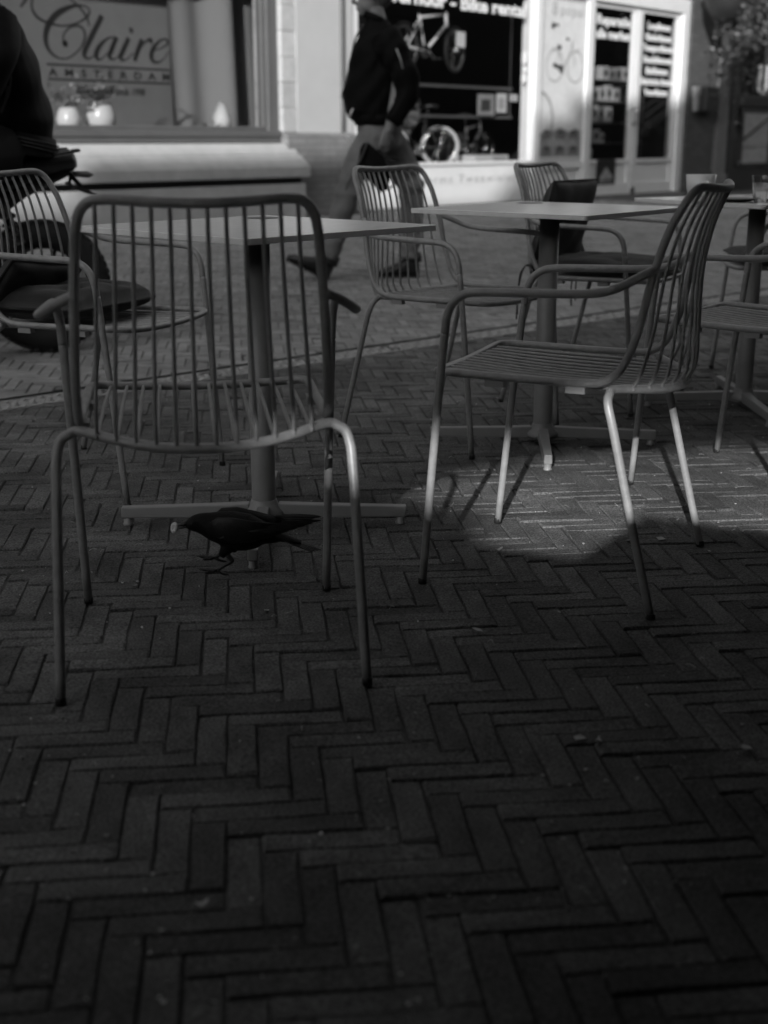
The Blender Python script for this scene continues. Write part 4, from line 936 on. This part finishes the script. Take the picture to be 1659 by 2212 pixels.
for sgn in (-1, 1):
    wg = MB()                                          # folded wing: shoulder patch, coverts, long primaries crossing above the tail
    y0 = .038 * sgn
    wg.loft([((-.068, y0 * .80, .138), (0, .004, 0), (0, 0, .008)), ((-.050, y0 * 1.05, .136), (0, .008, 0), (0, .0, .024)), ((-.015, y0 * 1.20, .131), (0, .0075, 0), (0, .0, .030)), ((.025, y0 * 1.10, .128), (0, .006, 0), (0, 0, .025)), ((.060, y0 * .85, .130), (0, .004, 0), (0, 0, .016)), ((.085, y0 * .6, .135), (0, .002, 0), (0, 0, .006))], 14)
    wing = obj('wing', wg, M['feather2'], cw)
    for k in range(7):
        f = MB(); t = k / 6
        feather(f, (.000 + .012 * k, y0 * (1.15 - .25 * t), .112 + .005 * k), (.070 + .0175 * k, y0 * (.75 - .35 * t), .113 + .0052 * k + .002), .0085 - .0005 * k, .0010, .0, Vector((0, sgn * -1.0, .45)).normalized()); obj('primary_feather', f, M['feather2'], wing)
    for k in range(6):
        f = MB(); feather(f, (-.045 + .014 * k, y0 * 1.24, .112 + .003 * k), (.005 + .014 * k, y0 * 1.10, .110 + .003 * k), .011, .001, 0, Vector((0, sgn * -1.0, .3)).normalized()); obj('covert_feather', f, M['feather2'], wing)
tl = MB(); tl.loft([sec(.075, .104, .018, .010), sec(.11, .096, .016, .006), sec(.13, .091, .012, .003)], 12); tail = obj('tail', tl, M['feather'], cw)
for k in range(7):
    f = MB(); y = (k - 3) * .0052; feather(f, (.085, y * .7, .1015), (.174 - abs(k - 3) * .006, y * 1.0 - .004, .073 + abs(k - 3) * .0008 + (k - 3) * .0006), .0070, .0009); obj('tail_feather', f, M['feather2'], tail)
def claw(mb, base, d, L, cur):
    base, d = Vector(base), Vector(d).normalized(); pts = [base + d * (L * t) + Vector((0, 0, -cur * math.sin(t * 2.6) + cur * 1.0 * t)) for t in (0, .25, .5, .75, .9, 1)]
    pts[-1] += Vector((0, 0, -.004)); mb.tube(pts, [.0034, .0038, .0030, .0034, .0019, .0006], 7)
for (hip, knee, foot) in (((-.034, -.016, .066), (-.024, -.017, .052), (-.058, -.020, .030)), ((-.030, .018, .072), (-.036, .018, .064), (-.066, .014, .050))):
    lg = MB(); lg.tube(catmull([hip, knee, tuple((Vector(knee) + Vector(foot)) / 2 + Vector((.001, 0, .001))), foot], 4), [.0072] + [.0062] * 4 + [.0046] * 7 + [.0044], 8)
    for dd, L in (((-1, -.10, .12), .040), ((-1, .45, .02), .030), ((-1, -.6, .0), .030), ((1, .05, -.42), .030)): claw(lg, foot, dd, L, .004)
    obj('leg', lg, M['horn'], cw)
fd = thing('food_ring', 'pale ring-shaped scrap of food held in the crow beak', 'food', (-.445, 2.588, .1280)); fd.rotation_euler = (R(72), R(0), R(-30))
q = MB(); q.tube([(math.cos(2 * math.pi * i / 18) * .0052, math.sin(2 * math.pi * i / 18) * .0080, 0) for i in range(18)], .0044, 8, closed=True, flat=.9); obj('ring', q, M['pale'], fd)

# ================================================================== PEOPLE
def limb(mb, pts, rads, sub=4, seg=14, flat=1.0):
    P = catmull(pts, sub); rr = catmull([(r, 0, 0) for r in rads], sub); mb.tube(P, [q.x for q in rr], seg, True, False, flat)
def shoe(parent, heel, toe, roll, m):
    heel, toe = Vector(heel), Vector(toe); ax = (toe - heel); L = ax.length; ax.normalize(); sd = Vector((0, 1, 0)); up = ax.cross(sd) * -1
    if up.z < 0: up = -up
    s_ = MB(); n = [(-.02, .030, .045, .045), (.10, .040, .055, .055), (.30, .040, .060, .060), (.50, .042, .042, .042), (.72, .046, .030, .030), (.90, .040, .022, .022), (1.0, .018, .012, .012)]
    s_.loft([(heel + ax * (t * L) + up * h, sd * w, up * h2) for t, w, h, h2 in n], 16)
    s_.loft([(heel + ax * (.08 * L) + up * .09, ax * .045, sd * .042), (heel + ax * (.10 * L) + up * .15, ax * .048, sd * .044)], 14)
    o = obj('shoe', s_, m, parent); so = MB(); so.loft([(heel + ax * (t * L) - up * .004, sd * (w * 1.06), up * .009) for t, w, h, h2 in n], 14); obj('sole', so, M['rubber'], o)
def hand(mb, wrist, d, palmn, curl=0.6, size=1.0):
    wrist, d, pn = Vector(wrist), Vector(d).normalized(), Vector(palmn).normalized(); sd = d.cross(pn).normalized()
    mb.loft([(wrist, sd * .026 * size, pn * .020 * size), (wrist + d * .04 * size, sd * .038 * size, pn * .017 * size), (wrist + d * .085 * size, sd * .042 * size, pn * .014 * size), (wrist + d * .095 * size, sd * .038 * size, pn * .010 * size)], 12)
    for k in range(4):
        b0 = wrist + d * .088 * size + sd * (.031 - .0205 * k) * size; L = (.066, .075, .070, .055)[k] * size; p = [b0]; a = 0
        for j in range(3):
            a += curl * (.5, .7, .5)[j]; p.append(p[-1] + (d * math.cos(a) + pn * math.sin(a)) * L * (.45, .32, .23)[j])
        mb.tube(p, [.0095 * size, .0090 * size, .0083 * size, .0062 * size], 8)
    t0 = wrist + d * .03 * size + sd * .032 * size; mb.tube([t0, t0 + (sd * .7 + d * .6 + pn * .3) * .035 * size, t0 + (sd * .6 + d * 1.1 + pn * .6) * .058 * size], [.013 * size, .0105 * size, .007 * size], 8)
def head(mb, c, face, up=(0, 0, 1), s=1.0):
    c, f, u_ = Vector(c), Vector(face).normalized(), Vector(up).normalized(); sd = u_.cross(f).normalized(); u_ = f.cross(sd)
    rot = Matrix((f, sd, u_)).transposed()
    P = lambda x, y, z: c + (f * x + sd * y + u_ * z) * s
    ellipsoid(mb, P(-.008, 0, .02), (.100 * s, .078 * s, .105 * s), 20, 14, rot); ellipsoid(mb, P(.025, 0, -.055), (.068 * s, .058 * s, .065 * s), 16, 10, rot); ellipsoid(mb, P(.070, 0, -.098), (.022 * s, .026 * s, .018 * s), 10, 8, rot)
    mb.tube([P(.092, 0, .018), P(.106, 0, -.008), P(.120, 0, -.032), P(.098, 0, -.042)], [.008 * s, .011 * s, .0145 * s, .010 * s], 10)
    ellipsoid(mb, P(.092, 0, -.066), (.012 * s, .024 * s, .006 * s), 10, 6, rot); ellipsoid(mb, P(.091, 0, -.078), (.012 * s, .022 * s, .007 * s), 10, 6, rot); ellipsoid(mb, P(.083, 0, .030), (.018 * s, .046 * s, .012 * s), 10, 6, rot)
    for y in (-1, 1): ellipsoid(mb, P(-.012, .078 * y, -.008), (.020 * s, .010 * s, .032 * s), 10, 8, rot)
    return P, rot
# ---- man walking to the left along the street (local +x is his way forward)
pm = thing('person', 'man in black bomber jacket and grey jeans striding past with a bag in hand', 'person', (-.04, 8.40, gz(-.04, 8.40)), R(186)); pm.scale = (1.035, 1.035, 1.035)
bd = MB(); P, rot = head(bd, (.035, -.005, 1.665), (1, .10, -.10), (.06, 0, 1), .98)
limb(bd, [(-.01, 0, 1.40), (.0, 0, 1.50), (.02, 0, 1.585)], [.075, .060, .056]); bd.loft([((0, 0, .95), (.11, 0, 0), (0, .16, 0)), ((0, 0, 1.2), (.11, 0, 0), (0, .16, 0)), ((-.02, 0, 1.40), (.09, 0, 0), (0, .15, 0))], 16)
hand(bd, (-.03, .255, .895), (.20, -.05, -1), (.35, -.9, 0), .95); hand(bd, (-.02, -.25, .90), (.1, .05, -1), (.2, .9, 0), .7)
for y, w in ((.235, (-.05, .25, .93)), (-.235, (-.03, -.25, .95))): limb(bd, [(-.11, y * .9, 1.2), w, tuple(Vector(w) + Vector((.02, 0, -.04)))], [.04, .03, .027])
link('body', realise(bd, .0075, 3), M['skin'], pm)
for y in (-.030, .030):
    e = MB(); ellipsoid(e, P(.084, y, .012), (.009, .013, .008), 10, 6, rot); obj('eye', e, M['eye'], pm)
    e = MB(); e.tube([P(.094, y * .5, .038), P(.094, y, .042), P(.084, y * 1.6, .036)], .005, 6); obj('eyebrow', e, M['hair'], pm)
hr = MB(); ellipsoid(hr, P(-.022, 0, .045), (.102, .084, .098), 18, 12, rot); ellipsoid(hr, P(-.06, 0, -.01), (.062, .074, .075), 14, 10, rot); ellipsoid(hr, P(.035, 0, .105), (.05, .06, .026), 12, 8, rot)
link('hair', realise(hr, .008, 2), M['hair'], pm)
jk = MB()
jk.loft([((-.01, 0, .945), (.150, 0, 0), (0, .185, 0)), ((.012, 0, 1.0), (.178, 0, 0), (0, .200, 0)), ((.022, 0, 1.10), (.190, 0, 0), (0, .205, 0)), ((.012, 0, 1.22), (.172, 0, 0), (0, .205, 0)), ((.0, 0, 1.34), (.150, 0, .01), (0, .205, 0)), ((-.012, 0, 1.43), (.118, 0, .02), (0, .175, 0)), ((-.008, 0, 1.49), (.085, 0, .025), (0, .105, 0)), ((.004, 0, 1.535), (.072, 0, .03), (0, .08, 0))], 24)
limb(jk, [(-.02, .185, 1.44), (-.07, .235, 1.34), (-.150, .262, 1.165), (-.125, .262, 1.05), (-.055, .256, .945)], [.078, .088, .074, .068, .050])
limb(jk, [(-.01, -.185, 1.44), (-.03, -.235, 1.34), (-.06, -.262, 1.17), (-.05, -.262, 1.06), (-.03, -.255, .955)], [.075, .083, .072, .066, .050])
jme = realise(jk, .011, 5)
rj = random.Random(4)
for v in jme.vertices:                                  # soft folds
    p = v.co; k = .009 * math.sin(26 * p.z + 9 * p.x) * math.sin(14 * p.x + 11 * p.y + 3) + .006 * math.sin(41 * p.z - 17 * p.y + 6 * math.sin(9 * p.x))
    v.co = p + v.normal * k
jacket = link('jacket', jme, M['jacket'], pm)
q = MB(); q.tube(catmull([(.085, .02, 1.50), (.130, .02, 1.43), (.155, .02, 1.34), (.180, .02, 1.22), (.208, .02, 1.10), (.187, .02, 1.0), (.15, .02, .95)], 5), .0055, 6); obj('front_zip', q, M['rib'], jacket)
q = MB(); q.tube([(-.075, .335, 1.345), (-.098, .338, 1.29), (-.112, .341, 1.235)], .005, 6); obj('sleeve_zip', q, M['faint'], jacket)
q = MB(); q.loft([((-.01, 0, .925), (.146, 0, 0), (0, .182, 0)), ((-.01, 0, .955), (.158, 0, 0), (0, .194, 0)), ((-.008, 0, .985), (.168, 0, 0), (0, .198, 0))], 24); obj('hem_band', q, M['jacket'], jacket)
q = MB(); q.loft([((.008, 0, 1.51), (.080, 0, .03), (0, .086, 0)), ((.012, 0, 1.55), (.074, 0, .03), (0, .080, 0))], 20); obj('collar', q, M['jacket'], jacket)
q = MB(); q.tube([(.16, .13, 1.02), (.185, .115, .965)], .008, 6); obj('pocket_zip', q, M['pale'], jacket)
tr_ = MB()
tr_.loft([((-.012, 0, .80), (.125, 0, 0), (0, .165, 0)), ((-.012, 0, .90), (.140, 0, 0), (0, .175, 0)), ((-.01, 0, .99), (.135, 0, 0), (0, .165, 0))], 20)
limb(tr_, [(.0, .09, .88), (.09, .095, .75), (.172, .09, .60), (.245, .085, .36), (.318, .08, .135)], [.112, .100, .080, .072, .066])
limb(tr_, [(-.03, -.09, .88), (-.13, -.09, .74), (-.212, -.09, .565), (-.225, -.085, .35), (-.205, -.085, .12)], [.112, .105, .085, .072, .064])
tme = realise(tr_, .011, 4)
for v in tme.vertices:
    p = v.co; k = .005 * math.sin(48 * p.z + 12 * p.x) * math.sin(10 * p.x - 9 * p.z) + .003 * math.sin(70 * p.z + 20 * p.y)
    v.co = p + v.normal * k * (1.6 if p.z < .35 or .5 < p.z < .72 else .6)
link('trousers', tme, M['jeans'], pm)
shoe(pm, (.325, .08, .012), (.575, .085, .140), 0, M['leather']); shoe(pm, (-.265, -.085, .008), (-.005, -.085, .012), 0, M['leather'])
bg_ = thing('bag', 'soft black bag with looped strap hanging from the walking man hand', 'bag', (-.055, 8.12, gz(0, 8.12)), R(186))
q = MB(); q.loft([((.055, 0, .86), (.02, 0, 0), (0, .012, 0)), ((.02, 0, .80), (.075, 0, .02), (0, .03, 0)), ((.0, 0, .70), (.105, 0, .03), (0, .045, 0)), ((-.01, 0, .62), (.07, 0, .03), (0, .04, 0)), ((-.02, 0, .58), (.02, 0, .02), (0, .015, 0))], 16); link('pouch', realise(q, .01, 2), M['jacket'], bg_)
q = MB(); q.tube(catmull([(.04, -.02, .84), (-.05, -.045, .78), (-.135, -.05, .72), (-.130, -.05, .62), (-.06, -.05, .58), (-.02, -.045, .66)], 6), .010, 8, flat=.5); obj('strap', q, M['leather'], bg_)
q = MB(); q.tube(catmull([(.05, .03, .86), (.085, .045, .78), (.15, .05, .66), (.185, .05, .58)], 5), .012, 8, flat=.5); obj('strap', q, M['rib'], bg_)

# ---- fat-tyred motorbike and its rider at the left edge (local +x is forward: away to the left)
MX, MY = -1.475, 5.60; MYAW = R(180 + 22)
mb0 = thing('motorbike', 'black fat-tyred electric motorbike with high tail seat parked at the terrace edge', 'motorbike', (MX, MY, gz(MX, MY)), MYAW)
def fat_wheel(x):
    n = 48; rt = .062; rw = .285
    ty = MB(); ty.tube([(x + math.cos(2 * math.pi * i / n) * (rw - rt), 0, rw + math.sin(2 * math.pi * i / n) * (rw - rt)) for i in range(n)], rt, 16, closed=True)
    t = obj('tyre', ty, M['rubber'], mb0)
    tr = MB()
    for i in range(56):
        a = 2 * math.pi * i / 56; s_ = (-1) ** i
        for y0 in (-.030, .030):
            c = Vector((x + math.cos(a) * (rw - .001), y0 + .006 * s_, rw + math.sin(a) * (rw - .001))); tang = Vector((-math.sin(a), 0, math.cos(a))); rad = Vector((math.cos(a), 0, math.sin(a)))
            vs = [c + tang * .010 * i1 + Vector((0, .016 * j1, 0)) + rad * (.007 * k1 - .010) for k1 in (-1, 1) for i1, j1 in ((-1, -1), (1, -1), (1, 1), (-1, 1))]
            tr.add(vs, [(3, 2, 1, 0), (4, 5, 6, 7), (0, 1, 5, 4), (1, 2, 6, 5), (2, 3, 7, 6), (3, 0, 4, 7)])
    stuff(obj('tread', tr, M['rubber'], t))
    rm_ = MB(); rm_.tube([(x + math.cos(2 * math.pi * i / n) * .168, 0, rw + math.sin(2 * math.pi * i / n) * .168) for i in range(n)], .014, 8, closed=True, flat=.6); obj('rim', rm_, M['dark'], t)
    for i in range(7):
        a = 2 * math.pi * i / 7; sp = MB(); sp.tube([(x + math.cos(a) * .03, .0, rw + math.sin(a) * .03), (x + math.cos(a + .12) * .165, 0, rw + math.sin(a + .12) * .165)], [.016, .008], 6); obj('spoke', sp, M['dark'], t)
    hb = MB(); hb.tube([(x, -.07, rw), (x, .07, rw)], .045, 16); obj('hub', hb, M['dark'], t)
    dc = MB(); dc.tube([(x, .055, rw), (x, .060, rw)], .085, 24); obj('brake_disc', dc, M['base'], t)
fat_wheel(0.0); fat_wheel(1.02)
q = MB()
for y in (-.085, .085): q.tube([(0, y, .285), (.20, y, .33), (.42, y * .8, .40)], .022, 8)
q.tube([(.40, -.08, .40), (.40, .08, .40)], .03, 8); obj('swing_arm', q, M['dark'], mb0)
for y in (-.098, .098):
    q = MB(); q.tube([(.06, y, .32), (.155, y * .9, .66)], .013, 8)
    sp = [(.068 + (.075) * t + .024 * math.cos(t * 44), y + .024 * math.sin(t * 44), .36 + .25 * t) for t in [i / 90 for i in range(91)]]; q.tube(sp, .0062, 6); obj('shock_absorber', q, M['dark'], mb0)
q = MB()
for y in (-.075, .075): q.tube(catmull([(-.05, y * .7, .78), (.16, y, .70), (.40, y, .66), (.62, y * .8, .72), (.80, 0, .82)], 4), .018, 8); q.tube([(.40, y, .40), (.40, y, .66)], .018, 8); q.tube([(.42, y, .36), (.70, y * .6, .45), (.82, 0, .74)], .018, 8)
obj('frame', q, M['dark'], mb0)
q = MB(); q.loft([((.30, 0, .50), (.14, 0, 0), (0, .07, 0)), ((.36, 0, .60), (.16, 0, 0), (0, .075, 0)), ((.36, 0, .66), (.14, 0, 0), (0, .06, 0))], 14); obj('battery_case', q, M['dark'], mb0)
q = MB(); q.loft([((-.165, 0, .812), (0, .035, 0), (.005, 0, .028)), ((-.14, 0, .815), (0, .095, 0), (.01, 0, .050)), ((-.02, 0, .800), (0, .120, 0), (.01, 0, .058)), ((.15, 0, .780), (0, .125, 0), (.01, 0, .052)), ((.35, 0, .775), (0, .105, 0), (0, 0, .045)), ((.55, 0, .78), (0, .06, 0), (0, 0, .035))], 18); seat = obj('seat', q, M['leather'], mb0)
q = MB(); q.tube(catmull([(-.165, -.08, .85), (-.175, 0, .853), (-.165, .08, .85), (-.05, .12, .835)], 4), .006, 6); obj('seat_piping', q, M['rib'], seat)
q = MB(); q.loft([((-.13, 0, .765), (0, .05, 0), (0, 0, .02)), ((.05, 0, .70), (0, .07, 0), (0, 0, .04)), ((.18, 0, .62), (0, .07, 0), (0, 0, .05)), ((.28, 0, .50), (0, .06, 0), (.02, 0, .04))], 12); obj('tail_fairing', q, M['dark'], mb0)
q = MB(); q.tube([(-.12, 0, .775), (-.15, 0, .74), (-.185, 0, .70)], .010, 6); q.tube([(-.13, -.05, .715), (-.13, .05, .715)], .008, 6); q.tube([(-.14, 0, .745), (-.13, .03, .715)], .007, 6); q.prism([(-.16, .705), (-.24, .672), (-.235, .664), (-.15, .69)], -.055, .055); obj('plate_holder', q, M['dark'], mb0)
q = MB(); q.loft([((-.15, 0, .755), (0, .045, 0), (0, 0, .012)), ((-.215, 0, .752), (0, .040, 0), (0, 0, .014)), ((-.235, 0, .75), (0, .02, 0), (0, 0, .006))], 12); obj('tail_light', q, M['grey_frame'], mb0)
q = MB(); q.tube([(1.02, -.09, .285), (.86, -.09, .92)], .022, 8); q.tube([(1.02, .09, .285), (.86, .09, .92)], .022, 8); q.box((.83, -.11, .80), (.90, .11, .83)); obj('fork', q, M['dark'], mb0)
q = MB(); q.tube(catmull([(.70, -.36, 1.08), (.80, -.22, 1.05), (.84, -.08, .97), (.84, .08, .97), (.80, .22, 1.05), (.70, .36, 1.08)], 4), .014, 8); obj('handlebar', q, M['dark'], mb0)
q = MB(); ellipsoid(q, (.95, 0, .86), (.05, .08, .08)); obj('headlight', q, M['grey_frame'], mb0)
q = MB(); q.loft([((.90, 0, .565), (0, .06, 0), (.01, 0, .012)), ((1.02, 0, .595), (0, .07, 0), (0, 0, .012)), ((1.16, 0, .56), (0, .06, 0), (-.01, 0, .012))], 10); obj('front_mudguard', q, M['dark'], mb0)
q = MB(); q.tube(catmull([(.0, .09, .285), (.05, .12, .20), (.12, .12, .17), (.2, .11, .22), (.3, .1, .33)], 4), .006, 6); obj('brake_hose', q, M['dark'], mb0)
rd = thing('person', 'rider in black satin jacket with striped knit hem sitting on the motorbike', 'person', (MX, MY, gz(MX, MY)), MYAW)
bd = MB(); P, rot = head(bd, (.24, 0, 1.61), (1, 0, -.15), (.1, 0, 1)); limb(bd, [(.14, 0, 1.30), (.17, 0, 1.42), (.21, 0, 1.52)], [.08, .062, .058]); bd.loft([((.12, 0, .90), (.10, 0, 0), (0, .15, 0)), ((.14, 0, 1.1), (.10, 0, 0), (0, .15, 0)), ((.13, 0, 1.35), (.09, 0, 0), (0, .15, 0))], 16)
for y in (-1, 1): hand(bd, (.66, .31 * y, 1.10), (1, .15 * y, -.05), (0, 0, -1), 1.3); limb(bd, [(.52, .31 * y, 1.12), (.60, .31 * y, 1.11), (.67, .31 * y, 1.10)], [.036, .032, .028])
link('body', realise(bd, .009, 3), M['skin'], rd)
hr = MB(); ellipsoid(hr, P(-.02, 0, .045), (.106, .088, .10), 18, 12, rot); ellipsoid(hr, P(-.06, 0, -.01), (.064, .078, .08), 14, 10, rot); link('hair', realise(hr, .009, 2), M['hair'], rd)
jk = MB(); jk.loft([((.075, 0, .905), (.150, 0, .03), (0, .195, 0)), ((.085, 0, .98), (.175, 0, .02), (0, .225, 0)), ((.105, 0, 1.10), (.165, 0, .02), (0, .225, 0)), ((.115, 0, 1.24), (.150, 0, .03), (0, .225, 0)), ((.130, 0, 1.34), (.130, 0, .04), (0, .210, 0)), ((.145, 0, 1.41), (.095, 0, .04), (0, .155, 0)), ((.17, 0, 1.47), (.07, 0, .03), (0, .085, 0))], 24)
for y in (-1, 1): limb(jk, [(.13, .20 * y, 1.35), (.15, .27 * y, 1.25), (.22, .33 * y, 1.09), (.36, .34 * y, 1.06), (.56, .315 * y, 1.11)], [.085, .085, .072, .066, .046])
jme = realise(jk, .012, 5)
for v in jme.vertices:
    p = v.co; v.co = p + v.normal * (.006 * math.sin(24 * p.z + 13 * p.x) * math.sin(15 * p.x + 9 * p.y) + .004 * math.sin(37 * p.z + 21 * p.y))
j2 = link('jacket', jme, M['jacket2'], rd)
q = MB(); q.loft([((.060, 0, .865), (.150, 0, .035), (0, .192, 0)), ((.066, 0, .89), (.158, 0, .035), (0, .202, 0)), ((.072, 0, .925), (.160, 0, .03), (0, .206, 0))], 28); hem = obj('hem_band', q, M['jacket2'], j2)
for zz, rr_ in ((.874, .1555), (.888, .1595), (.902, .1605)):
    q = MB(); q.tube([(.064 + (rr_ + .001) * math.cos(2 * math.pi * i / 40), (rr_ + .0465) * math.sin(2 * math.pi * i / 40), zz + .035 * math.cos(2 * math.pi * i / 40)) for i in range(40)], .0032, 6, closed=True); obj('knit_stripe', q, M['rib'], hem)
q = MB(); q.tube(catmull([(.10, .226, 1.14), (.115, .229, 1.07), (.15, .229, 1.0), (.135, .230, 1.03), (.115, .228, 1.10)], 4), .004, 6); obj('pocket_welt', q, M['rib'], j2)
tr_ = MB(); tr_.loft([((.06, 0, .835), (.16, 0, .02), (0, .19, 0)), ((.07, 0, .89), (.155, 0, .02), (0, .19, 0))], 18)
for y in (-1, 1): limb(tr_, [(.12, .11 * y, .87), (.30, .18 * y, .82), (.47, .22 * y, .72), (.42, .22 * y, .45), (.36, .21 * y, .16)], [.12, .105, .082, .07, .06])
link('trousers', realise(tr_, .013, 4), M['trousers'], rd)
for y in (-1, 1): shoe(rd, (.30, .21 * y, .01), (.57, .22 * y, .012), 0, M['leather'])
